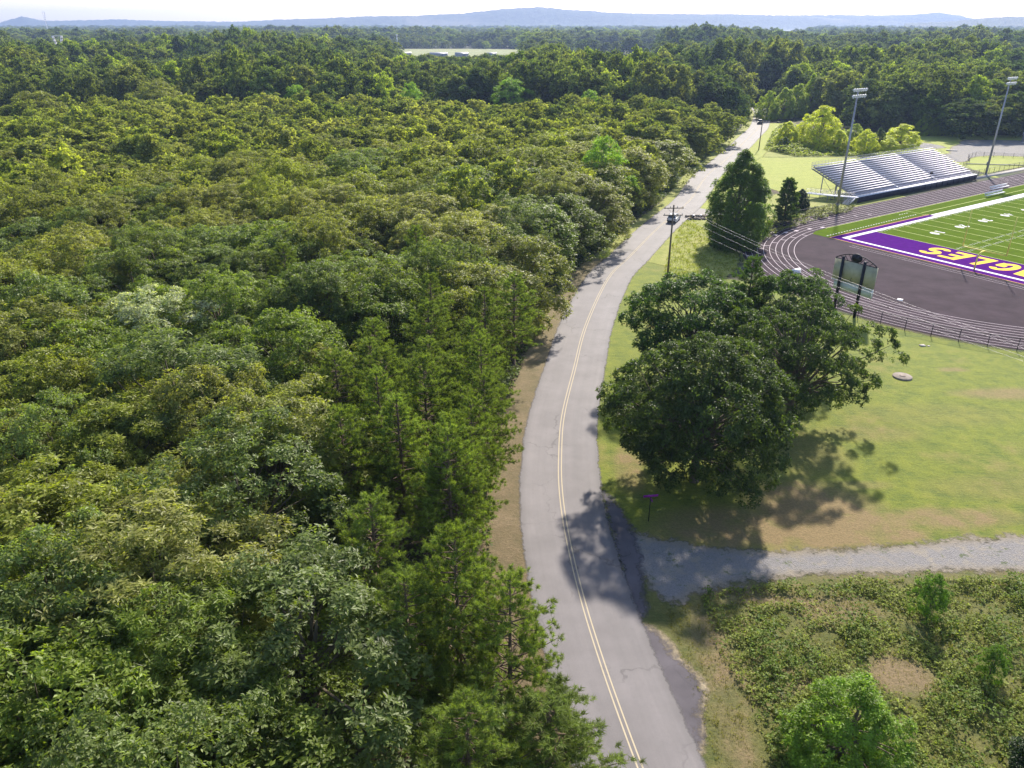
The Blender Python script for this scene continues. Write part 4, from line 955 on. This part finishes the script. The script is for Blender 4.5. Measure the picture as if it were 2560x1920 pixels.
tree('cedar_tree', 'cypress', 0, 63.6, 168.5, 4.4, 1.6, 1.9, (.03, .062, .016), label='small dark rounded cedar before the mown grass field', cat='tree')
YG = (.44, .46, .035)
for x, y, h, rw, i, col, lab in (
    (101.5, 262, 12.4, 6.2, 0, YG, 'largest bright yellow-green bushy tree behind the mown field'), (91.0, 262, 7.8, 3.3, 1, YG, 'pointed bright yellow-green tree left of the largest one'),
    (103.9, 251.5, 6.5, 2.9, 1, YG, 'round yellow-green bush in front of the largest bright tree'), (112.0, 250, 6.9, 3.4, 0, YG, 'leaning yellow-green bush left of the dark narrow tree'),
    (127.2, 259, 7.4, 5.0, 0, YG, 'wide yellow-green tree right behind the grandstand'), (97.5, 251, 3.0, 1.0, 1, YG, 'tiny yellow-green sapling before the bright trees'),
    (119.2, 257, 6.4, 2.0, 1, (.045, .085, .02), 'narrow darker green tree between the yellow-green bushes'), (120.5, 252, 4.2, 3.0, 0, YG, 'low yellow-green bush beside the narrow darker tree'),
    (88.0, 255, 4.0, 2.0, 0, (.055, .095, .02), 'small green bush behind the distant utility pole'), (107.5, 253, 4.0, 1.8, 0, YG, 'low yellow-green bush just right of the round one'),
    (95.5, 272, 5.5, 2.4, 0, YG, 'small yellow-green tree left behind the largest bright one'), (107.5, 274, 7.5, 3.2, 0, (.20, .25, .035), 'duller green tree right behind the largest bright one'), (116, 268, 6.5, 3.0, 0, (.24, .29, .04), 'green tree in the gap behind the narrow darker tree'),
    (109.0, 343, 11, 4.2, 0, (.27, .33, .035), 'leftmost pale green tree of the roadside clump beyond the pickup'), (116.5, 345, 12, 4.4, 1, (.27, .33, .035), 'pale green tree in the middle of the clump beyond the pickup'),
    (124.5, 352, 13, 4.4, 1, (.27, .33, .035), 'taller pale green tree second from right in the roadside clump'), (133.0, 360, 16.5, 3.8, 1, (.27, .33, .035), 'tallest pale green tree at the right of the roadside clump'),
    (150.9, 292, 7.4, 2.8, 1, (.27, .33, .035), 'leftmost of the four small bright trees before the dark woods'), (155, 291.5, 6.2, 2.0, 1, (.27, .33, .035), 'second of the four small bright trees before the dark woods'),
    (157.6, 293, 7, 2.0, 1, (.27, .33, .035), 'third of the four small bright trees before the dark woods'), (162, 291, 8, 2.8, 1, (.27, .33, .035), 'rightmost of the four small bright trees before the dark woods')):
    tree('bushy_tree', 'bushy', i, x, y, h, rw, rng.rand()*6, col, label=lab, cat='tree', group='bright young trees beyond the mown field')
tree('sapling', 'edge', 0, 28.7, 40.6, 3.5, .95, .3, (.11, .20, .026), label='slender bright green sapling standing in the weeds below the gravel drive', cat='sapling', group='young growth in the weedy corner')
tree('sapling', 'edge', 1, 29.9, 35.2, 2.6, .75, 2.3, (.11, .19, .026), label='thinner sapling further down the weedy corner at the right', cat='sapling', group='young growth in the weedy corner')
tree('shrub', 'bushy', 0, 18.4, 29.4, 5.4, 2.7, 1.2, (.17, .255, .035), label='big bright green shrub at the bottom edge in the weeds', cat='shrub', group='young growth in the weedy corner')
tree('shrub', 'bushy', 0, 29.4, 27.6, 4.4, 2.3, 3.2, (.022, .045, .012), label='very dark bushy growth cut by the lower right corner of the photo', cat='shrub', group='young growth in the weedy corner')  # same crown as the bright shrub, coloured nearly black

# ---------------------------------------------------------------- pines left of the road
pines = [(-8.4, 75.5), (-12.6, 62.5), (-14.6, 57.5), (-10.6, 58.0), (-4.6, 66.0), (-3.6, 59.5), (-8.0, 68.5), (-8.2, 48.6), (-4.0, 49.0), (-5.0, 45.6), (-3.7, 73.2), (0.2, 80.5), (-12.2, 47.5),
    (-8.2, 36.5), (-5.2, 43.2), (-2.9, 31.6), (-5.3, 30.4), (-.1, 29.9), (-12.4, 97.5), (-7.5, 62), (-13, 67), (-7.0, 55), (-10.2, 52.5), (-3.2, 53.5), (-2.0, 24.2), (-4, 20), (-34, 62), (-27, 88), (1.7, 25.6)]
for j, (x, y) in enumerate(pines):
    x += 1.0 if (x > -6.5 and y > 32 and y < 76) else 0
    h = {15: 14.2, 16: 12.4, 17: 12.6, 7: 13.4, 14: 13.8, 5: 13.5}.get(j, 11.8+rng.rand()*2.2)
    if y < 28: h = 10.5
    if j == 28: h = 8.6
    lab = {15: 'tallest pine of the three at the bottom edge, its dark trunk showing', 16: 'left pine of the three at the bottom edge', 17: 'right pine of the three at the bottom edge, leaning toward the road',
           7: 'lone rounded pine with visible trunk between the leafy trees and the pine group', 14: 'big pale green pine beside the road above the gravel drive mouth', 9: 'pine directly behind the big pale roadside pine',
           18: 'single pine standing out of the leafy canopy behind the pine group', 26: 'small pine showing among the leafy canopy left of the pine group', 27: 'dark pine deep in the leafy canopy', 28: 'low wide-branched pine reaching over the road at the bottom edge', 13: 'short pine half hidden left of the bottom pines'}.get(j)
    if lab is None:
        lab = ('pine in the dense pine group, '+('road side' if x > -6 else 'forest side')+(', near end' if y < 52 else ', middle' if y < 64 else ', far end'))
    br = rng.uniform(.85, 1.2)*(1.25 if j in (14, 7) else 1)
    tree('pine_tree', 'pine', j % 3, x, y, h, 3.0+rng.rand()*1.0 if y > 32 else 3.5 if j != 28 else 4.6, rng.rand()*6.28, tuple(c*br for c in PT), label=lab, cat='tree', group='pines left of the road')

# ---------------------------------------------------------------- leafy trees: candidates, the 300 that show largest become things
def jgrid(x0, x1, y0, y1, sp, rs, jit=.36):
    P = []; row = 0; y = y0
    while y < y1:
        xs = np.arange(x0+(sp/2 if row % 2 else 0), x1, sp); P.append(np.column_stack([xs, np.full(len(xs), y)])); y += sp*.87; row += 1
    P = np.concatenate(P); return P+rs.uniform(-jit, jit, P.shape)*sp
def fov(P, m=.75, near=9): return (np.abs(P[:, 0]) < (P[:, 1]*.903+16)*m+near)
P = jgrid(-330, 240, 12, 300, 6.6, rng)
rl = np.array([road_x(y, -1) for y in P[:, 1]])
pn = np.array(pines)
ok = fov(P) & (P[:, 0] < rl-np.where(P[:, 1] > 150, 4.7, 4.4)) & (P[:, 1] < 282-.00025*(P[:, 0]+10)**2)
dmin = np.min(np.linalg.norm(P[:, None]-pn[None], axis=2), axis=1); ok &= dmin > 3.9
ok &= ~((P[:, 0] > -15) & (P[:, 1] > 42) & (P[:, 1] < 76) & (P[:, 0] > -15+.25*(P[:, 1]-60))) | (dmin > 5.2)
ok &= ~((P[:, 0] > -6.5) & (P[:, 1] < 36))
LFT = P[ok]
P2 = jgrid(90, 420, 285, 470, 10.0, rng); rr_ = np.array([road_x(y, 1) for y in P2[:, 1]])
ok = fov(P2) & (P2[:, 0] > rr_+7) & ((P2[:, 1] > 297) | (P2[:, 0] > 150)) & ((P2[:, 0] > 138) | (P2[:, 1] > 372)); RGT = P2[ok]
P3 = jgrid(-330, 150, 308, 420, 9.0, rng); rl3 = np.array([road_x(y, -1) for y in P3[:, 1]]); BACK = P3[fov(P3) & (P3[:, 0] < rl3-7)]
cand = []
for (x, y) in LFT:
    e = road_x(y, -1)-x < (9.5 if y < 150 else 13)
    cand.append((x, y, rng.uniform(9.2, 14.4) if not e else rng.uniform(9.0, 12.0), rng.uniform(3.9, 6.9), 'edge' if e else 'leafy'))
for (x, y) in RGT: cand.append((x, y, rng.uniform(14, 20) if y > 300 else rng.uniform(11, 15), rng.uniform(5.6, 8.2), 'edge' if y < 305 else 'leafy'))
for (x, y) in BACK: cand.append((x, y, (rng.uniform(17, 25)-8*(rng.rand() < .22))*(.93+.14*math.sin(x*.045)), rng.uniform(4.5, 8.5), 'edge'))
cand = [c if not (c[1] > 305 and -.15 < c[0]/c[1] < .2) else (c[0], c[1], min(c[2], CAM_H-.0365*c[1]), c[3], c[4]) for c in cand]
cand = [c for c in cand if c[4] or True]
cand.sort(key=lambda c: -(c[3]/math.hypot(c[0], c[1], 26))*(1.25 if c[1] > 280 and c[0] > 100 else 1.0))
near_, rest = cand[:300], cand[300:]
keys = list(TINT)
def zone(x, y):
    e = road_x(y, -1)-x
    if x > road_x(min(y, 800), 1) and y > 250: return 'in the woods beyond the gravel lot'
    if y > 310: return 'in the tall wood beyond the bright canopy'
    if y < 34: return 'at the bottom left corner' if x < -18 else 'left of the bottom pines'
    if e < 9.5: return 'at the roadside edge '+('at the curve' if y < 75 else 'just past the curve' if y < 120 else 'near the white car' if y < 175 else 'far along the straight')
    a = x/y
    side = 'far left' if a < -.45 else 'left' if a < -.25 else 'middle' if a < -.05 else 'road side'
    dep = 'front' if y < 60 else 'near' if y < 90 else 'central' if y < 130 else 'farther'
    return 'in the '+dep+' canopy, '+side
for j, (x, y, h, rw, kd) in enumerate(near_):
    if abs(x+32) < 3.6 and abs(y-70) < 3.6: key = 'silver'; col = (.40, .42, .32)
    elif math.hypot(x-18.5, y-160) < 4.0: continue
    else:
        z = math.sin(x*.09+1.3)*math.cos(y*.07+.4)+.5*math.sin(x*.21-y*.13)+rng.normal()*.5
        key = keys[int(np.clip((z+1.9+min(1.5, max(0, y-70)*.016))/3.8*len(keys), 0, len(keys)-1))]; col = TINT[key]  # farther trees get lighter tints: sunlit canopy brightness put into their colour
        if x > road_x(min(y, 800), 1): key = ['deep green', 'mid green', 'olive', 'pale olive', 'olive', 'fresh green'][rng.randint(6)]; col = TINT[key]
    if y > 305 and x < road_x(min(y, 800), 1): key = ['deep green', 'deep green', 'mid green', 'grey-green'][rng.randint(4)]; col = tuple(c*.78 for c in TINT[key])  # shaded faces of the back wood painted in as darker tints
    col = tuple(c*q_ for q_ in (rng.uniform(.9, 1.12),) for c in col); i = rng.randint(len(PROTO[kd]))
    size = 'tall' if h > 11.9 else 'small' if rw < 4.5 else 'broad' if rw > 5.2 else 'round'
    lab = {'silver': 'silvery pale-leaved tree standing out in the near canopy', 'bright': 'taller bright green tree rising from the canopy near the white car'}.get(key) or f"{size} {key} leafy tree {zone(x, y)}"
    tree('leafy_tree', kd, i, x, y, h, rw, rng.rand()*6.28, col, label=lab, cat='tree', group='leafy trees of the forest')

BR = (.20, .31, .035)
for x, y, h, rw, kd, i, lab in ((18.5, 160, 15.5, 4.6, 'edge', 0, 'taller bright green tree rising from the canopy near the white car'), (0, 299, 18.5, 7.2, 'edge', 1, 'large round bright green tree against the dark wood behind the canopy'),
        (-37, 300, 16.5, 4.4, 'edge', 0, 'bright green tree left of the large round bright one'), (-79, 296, 16.5, 4.6, 'edge', 1, 'bright ragged green tree furthest left before the dark wood'), (28, 287, 15, 4.6, 'edge', 0, 'pale green rounded tree at the canopy rim right of the large round one'),
        (-155, 262, 17, 7.5, 'edge', 1, 'large rounded olive tree standing above the canopy at the far left'), (-125, 285, 18, 9, 'edge', 0, 'very broad olive tree beside the large rounded one at the far left'), (-205, 300, 18, 8, 'edge', 0, 'dark green full tree near the left edge above the canopy')):
    c_ = BR if x > -100 else (.20, .215, .06) if x > -200 else (.09, .15, .03)
    tree('bright_tree' if x > -100 else 'leafy_tree', kd, i, x, y, h, rw, x, c_, label=lab, cat='tree', group='trees standing out above the canopy')
# ---------------------------------------------------------------- the rest of the wood, one object, instanced low-detail crowns
FARP = []
for s, kw in enumerate((D_(seed=71, H=1.0*12, R=4.6, zb=1.2), D_(seed=72, H=12, R=4.3, zb=.8), D_(seed=73, H=12.5, R=4.9, zb=1.2), D_(seed=74, H=12, R=4.4, zb=1.0, prof=ovoid), D_(seed=75, H=13, R=4.2, zb=1.0))):
    V, T, R_, c = crown(ncl=95, twigs=14, k=4, ll=.55, lw=.36, lob=.24, rc=(.15, .27), flat=.95, quad=True, **kw)
    o = bpy.data.objects.new('far_crown', fol_mesh('far_crown', V, T, R_, M['farleaf'])); FARP.append(o)
pts = [(x, y, h/12, rw/4.5) for x, y, h, rw, kd in rest]
FARF = [[(-230, 985), (-225, 1180), (-200, 1350), (-60, 1350), (25, 1320), (20, 1100), (10, 930), (-40, 900), (-120, 900), (-170, 940)], [(70, 1000), (75, 1200), (190, 1210), (225, 1110), (190, 1000)]]
def scatter(y0, y1, sp, hs, rws, xl=None, m=.78, rs=RS(17), jit=.4):
    out = []
    xm = (y1*.903+16)*m+20; P = jgrid(-xm, xm, y0, y1, sp, rs, jit); P = P[fov(P, m, 15)]
    rx = np.array([road_x(min(y, 839), 0) for y in P[:, 1]]); k = (np.abs(P[:, 0]-rx) > 8) | (P[:, 1] > 480)
    for f in FARF: k &= ~inside(P, f)
    k &= sdist(P, LK) < -60
    az = P[:, 0]/P[:, 1]; k &= ~((az > .268) & (az < .354) & (P[:, 1] > 1950) & (P[:, 1] < 5500))
    P = P[k]; b = np.sin(P[:, 0]*.013+2)*np.cos(P[:, 1]*.017)+.6*np.sin(P[:, 0]*.031+P[:, 1]*.023)
    b2 = np.sin(P[:, 1]*.028+np.sin(P[:, 0]*.011)*2.2)+.7*np.sin(P[:, 1]*.0117+P[:, 0]*.006+2); h = rs.uniform(*hs, len(P))*(1+.16*b+.20*b2*(P[:, 1] < 1900)); r_ = rs.uniform(*rws, len(P))
    g = np.sin(P[:, 0]*.009-1.1+np.sin(P[:, 1]*.006))*np.sin(P[:, 1]*.011+.7+P[:, 0]*.002)
    az = P[:, 0]/P[:, 1]; cap = np.where(((az > -.145) & (az < .02)) | ((az > .06) & (az < .18)), CAM_H-.0372*P[:, 1], 99); cap = np.where(P[:, 1] < 985, cap, 99)
    h = np.minimum(h, cap*rs.uniform(.75, 1, len(P))); k = (h > 4) & ((g < .50) | (P[:, 1] > 2500)); P = P[k]; h = h[k]; r_ = np.minimum(r_[k], h*.6)
    return [(x, y, hh/12, q/4.5) for (x, y), hh, q in zip(P, h, r_)]
pts += [p for p in scatter(418, 640, 10, (14, 21), (5.5, 8)) if p[0] < 150 or True]
pts += scatter(640, 1000, 13, (14, 22), (7.5, 10)); pts += scatter(1000, 1800, 19, (14, 22), (10, 14)); pts += scatter(1800, 3200, 30, (15, 22), (16, 21)); pts += scatter(3200, 5200, 55, (15, 24), (28, 38))
seen = {(round(a, 2), round(b, 2)) for a, b, *_ in [(c[0], c[1]) for c in near_]}
def forest_points(name, A, mat, label):
    A = np.array(A); me = bpy.data.meshes.new(name); me.vertices.add(len(A)); me.vertices.foreach_set('co', np.column_stack([A[:, 0], A[:, 1], np.zeros(len(A))]).astype(np.float32).ravel())
    at = me.attributes.new('scl', 'FLOAT_VECTOR', 'POINT'); at.data.foreach_set('vector', np.column_stack([A[:, 3], A[:, 3], A[:, 2]]).astype(np.float32).ravel())
    me.materials.append(mat); return link(name, me, kind='stuff', label=label)
def scatter_nodes(objs, rotvar=True, tilt=0.0):
    g = bpy.data.node_groups.new('scatter', 'GeometryNodeTree')
    g.interface.new_socket('Geometry', in_out='INPUT', socket_type='NodeSocketGeometry'); g.interface.new_socket('Geometry', in_out='OUTPUT', socket_type='NodeSocketGeometry')
    gi = g.nodes.new('NodeGroupInput'); go = g.nodes.new('NodeGroupOutput'); ip = g.nodes.new('GeometryNodeInstanceOnPoints'); gt = g.nodes.new('GeometryNodeGeometryToInstance')
    for o in reversed(objs):
        oi = g.nodes.new('GeometryNodeObjectInfo'); oi.inputs['Object'].default_value = o; oi.transform_space = 'ORIGINAL'; g.links.new(oi.outputs['Geometry'], gt.inputs[0])
    g.links.new(gi.outputs[0], ip.inputs['Points']); g.links.new(gt.outputs[0], ip.inputs['Instance']); ip.inputs['Pick Instance'].default_value = True
    ri = g.nodes.new('FunctionNodeRandomValue'); ri.data_type = 'INT'; ri.inputs[4].default_value = 0; ri.inputs[5].default_value = len(objs)-1; g.links.new(ri.outputs[2], ip.inputs['Instance Index'])
    rr = g.nodes.new('FunctionNodeRandomValue'); rr.data_type = 'FLOAT_VECTOR'; rr.inputs[0].default_value = (-tilt, -tilt, 0); rr.inputs[1].default_value = (tilt, tilt, 6.283); rr.inputs['Seed'].default_value = 5
    g.links.new(rr.outputs[0], ip.inputs['Rotation'])
    na = g.nodes.new('GeometryNodeInputNamedAttribute'); na.data_type = 'FLOAT_VECTOR'; na.inputs[0].default_value = 'scl'; g.links.new(na.outputs[0], ip.inputs['Scale'])
    g.links.new(ip.outputs[0], go.inputs[0]); return g
def far_copy(o, mat):
    m2 = o.data.copy(); m2.materials[0] = mat; return bpy.data.objects.new(o.name, m2)
CANP = [far_copy(o, M['canopyleaf']) for o in FARP]  # same crowns in a lighter leaf: the canopy's sunlit brightness is in the colour
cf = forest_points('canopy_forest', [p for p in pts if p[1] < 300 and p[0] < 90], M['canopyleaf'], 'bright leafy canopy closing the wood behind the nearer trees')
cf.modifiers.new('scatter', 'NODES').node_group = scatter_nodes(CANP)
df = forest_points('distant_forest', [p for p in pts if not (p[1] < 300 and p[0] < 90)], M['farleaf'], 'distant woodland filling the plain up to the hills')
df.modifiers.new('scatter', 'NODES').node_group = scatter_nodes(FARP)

def tell_apart():
    by = {}
    for o in S.objects:
        if o.parent is None and o.get('category') == 'tree': by.setdefault(o['label'], []).append(o)
    words = ['nearest', 'second nearest', 'third nearest', 'fourth nearest', 'fifth nearest', 'sixth nearest', 'seventh nearest', 'eighth nearest', 'ninth nearest', 'tenth nearest', 'eleventh nearest', 'twelfth nearest', 'thirteenth nearest', 'fourteenth nearest']
    num = {2: 'two', 3: 'three', 4: 'four', 5: 'five', 6: 'six', 7: 'seven', 8: 'eight', 9: 'nine', 10: 'ten'}
    for lab, L_ in by.items():
        if len(L_) < 2 or len(L_) > 14: continue
        L_.sort(key=lambda o: math.hypot(o.location.x, o.location.y))
        for w_, o in zip(words, L_): o['label'] = f"{lab}, {w_} such"
tell_apart()

# ---------------------------------------------------------------- weeds and undergrowth (stuff)
def tuft_cover(name, polys, dens, hgt, ll, lw, col, label, seed=1, thresh=.0, holes=None, scale=.35, wob=.5, cells=None, grassy=False):
    rs = RS(seed); Ps = []
    for poly in polys:
        q = np.array(poly, float); lo = q.min(0); hi = q.max(0); n = int((hi[0]-lo[0])*(hi[1]-lo[1])*dens)
        P = rs.uniform(lo, hi, (n, 2)); Ps.append(P[inside(P, poly)])
    P = np.concatenate(Ps); ph = rs.uniform(0, 6.28, (12,)); fx = rs.normal(size=(12, 2))*scale*2.2
    nz = sum(np.sin(P@fx[i]*(1+i*.35)+ph[i])/(1+i*.16) for i in range(12))/5.2
    keep = nz > thresh+rs.normal(size=len(P))*.25
    if holes is not None: keep &= rs.rand(len(P)) > np.clip(holes(P), 0, 1)*1.1
    P = P[keep]; nz = nz[keep]; n = len(P); hh = hgt*np.clip(.45+nz*wob, .12, 1.6)*rs.uniform(.3, 1.0, n)
    base = np.column_stack([P, hh]); k = 4; ti = np.repeat(np.arange(n), k); m = len(ti)
    if grassy: D = unit(np.column_stack([rs.normal(size=(m, 2))*.35, np.ones(m)])); Pp = np.column_stack([P[ti]+rs.normal(size=(m, 2))*.05, np.full(m, .01)]); Nn = unit(rs.normal(size=(m, 3))*[1, 1, .1]); Ll = hh[ti]*rs.uniform(.7, 1.2, m)
    else: D = unit(np.column_stack([rs.normal(size=(m, 2)), rs.uniform(-.2, .6, m)])); Nn = unit(np.column_stack([rs.normal(size=(m, 2))*.35, np.ones(m)])); Pp = base[ti]; Ll = ll*rs.uniform(.7, 1.3, m)
    V, T, R_ = leaves(Pp, D, Nn, Ll, lw*rs.uniform(.7, 1.3, m), rnd=rs.rand(n)[ti]*.5+rs.rand(m)*.5, quad=True)
    o = link(name, fol_mesh(name, V, T, R_, M['weed']), kind='stuff', label=label); o.color = (*col, 1); return o
WEED = [(13.6, 43.0), (18, 43.9), (26, 44.6), (38, 44.8), (60, 44.5), (50, 24), (34, 14), (16, 14), (14.6, 28), (14.4, 34), (13.4, 38)]
hol = blobs([(24.5, 35.4, 2.3, 1.9, 1.2), (23.5, 42.2, 2.2, .9, .8), (30, 41, 2.5, 1, .6), (21, 38.5, 1.6, 1.4, .55), (34, 38, 2, 2, .5), (27, 31, 2, 1.2, .6), (22.6, 41.3, 2.6, 1.4, .8), (19, 42.6, 4, .7, .9), (17.2, 37, .5, 3, .4), (14, 37, 1, 6, .5)])
tuft_cover('weeds', [WEED], 75, .55, .15, .085, (.205, .235, .055), 'tangled green weeds covering the rough corner below the gravel drive', 3, -.02, hol, .5, 1.0)
tuft_cover('weeds', [WEED], 34, .95, .17, .11, (.125, .175, .036), 'darker taller weed clumps in the rough corner', 8, .22, hol, .30, 1.2)
tuft_cover('tall_grass', [WEED, [(10.6, 42), (13.4, 42), (14.4, 34), (14.6, 26), (11.4, 26), (11.2, 33)]], 30, .38, .3, .025, (.16, .15, .05), 'straw coloured grass between the weeds and the road', 5, -.3, None, .8, .5, grassy=True)
tuft_cover('tall_grass', [[(24.5, 119.5), (27.5, 116.3), (33, 117), (38, 124), (43, 140), (41, 134), (38.5, 150), (38, 160), (35.5, 157), (31, 143), (27.5, 131)]], 10, .9, .5, .05, (.22, .24, .06), 'tall yellowish grass growing beside the road behind the utility pole', 6, -.4, None, .4, .6, grassy=True)
tuft_cover('undergrowth', [[(88, 243), (104, 244), (126, 240), (130, 262), (134, 284), (122, 297), (108, 318), (101, 306), (88, 272), (82, 256)]], 7, 2.2, .5, .3, (.24, .28, .05), 'low leafy thicket between the mown field and the far trees', 9, -.35, None, .16, .9)
tuft_cover('undergrowth', [[(128, 284), (150, 290.5), (230, 290), (230, 297), (150, 297), (126, 294)]], 9, 2.0, .5, .3, (.07, .095, .025), 'shrubby edge of the wood behind the gravel lot', 12, -.5, None, .2, .8)
tuft_cover('undergrowth', [[(46, 139), (52, 147), (62, 157), (74, 166), (77, 171), (66, 169), (50, 152), (43, 140)]], 8, 1.2, .4, .2, (.12, .135, .035), 'scrubby growth between the track fence and the mown field', 13, -.3, None, .3, .8)
def verge_poly(y0, y1, a, b_):
    ys = np.linspace(y0, y1, 30); return [(road_x(y, -1)-a, y) for y in ys]+[(road_x(y, -1)-b_, y) for y in ys[::-1]]
tuft_cover('undergrowth', [[(-22, 14), (1.5, 14), (2.6, 22), (-.5, 30), (-3.2, 40), (-8, 44), (-26, 44)]], 30, 1.5, .2, .11, (.13, .175, .035), 'dense leafy undergrowth below the pines at the bottom edge', 15, -.35, None, .35, .8)
tuft_cover('undergrowth', [verge_poly(26, 250, 2.6, 9)], 14, 1.3, .3, .17, (.11, .155, .035), 'leafy undergrowth along the forest edge beside the road', 14, -.1, None, .4, .9)

# ---------------------------------------------------------------- haze
m = bpy.data.materials.new('haze_air'); m.use_nodes = True; n = m.node_tree; n.nodes.clear()
o = n.nodes.new('ShaderNodeOutputMaterial'); pv = n.nodes.new('ShaderNodeVolumePrincipled'); n.links.new(pv.outputs[0], o.inputs['Volume'])
pv.inputs['Color'].default_value = (.46, .60, 1.0, 1); pv.inputs['Density'].default_value = 1.15e-4; pv.inputs['Anisotropy'].default_value = .30
mb = MB(); mb.box((0, 3300, 72), (20000, 9000, 146)); hz = mb.build('haze', m, kind='stuff')
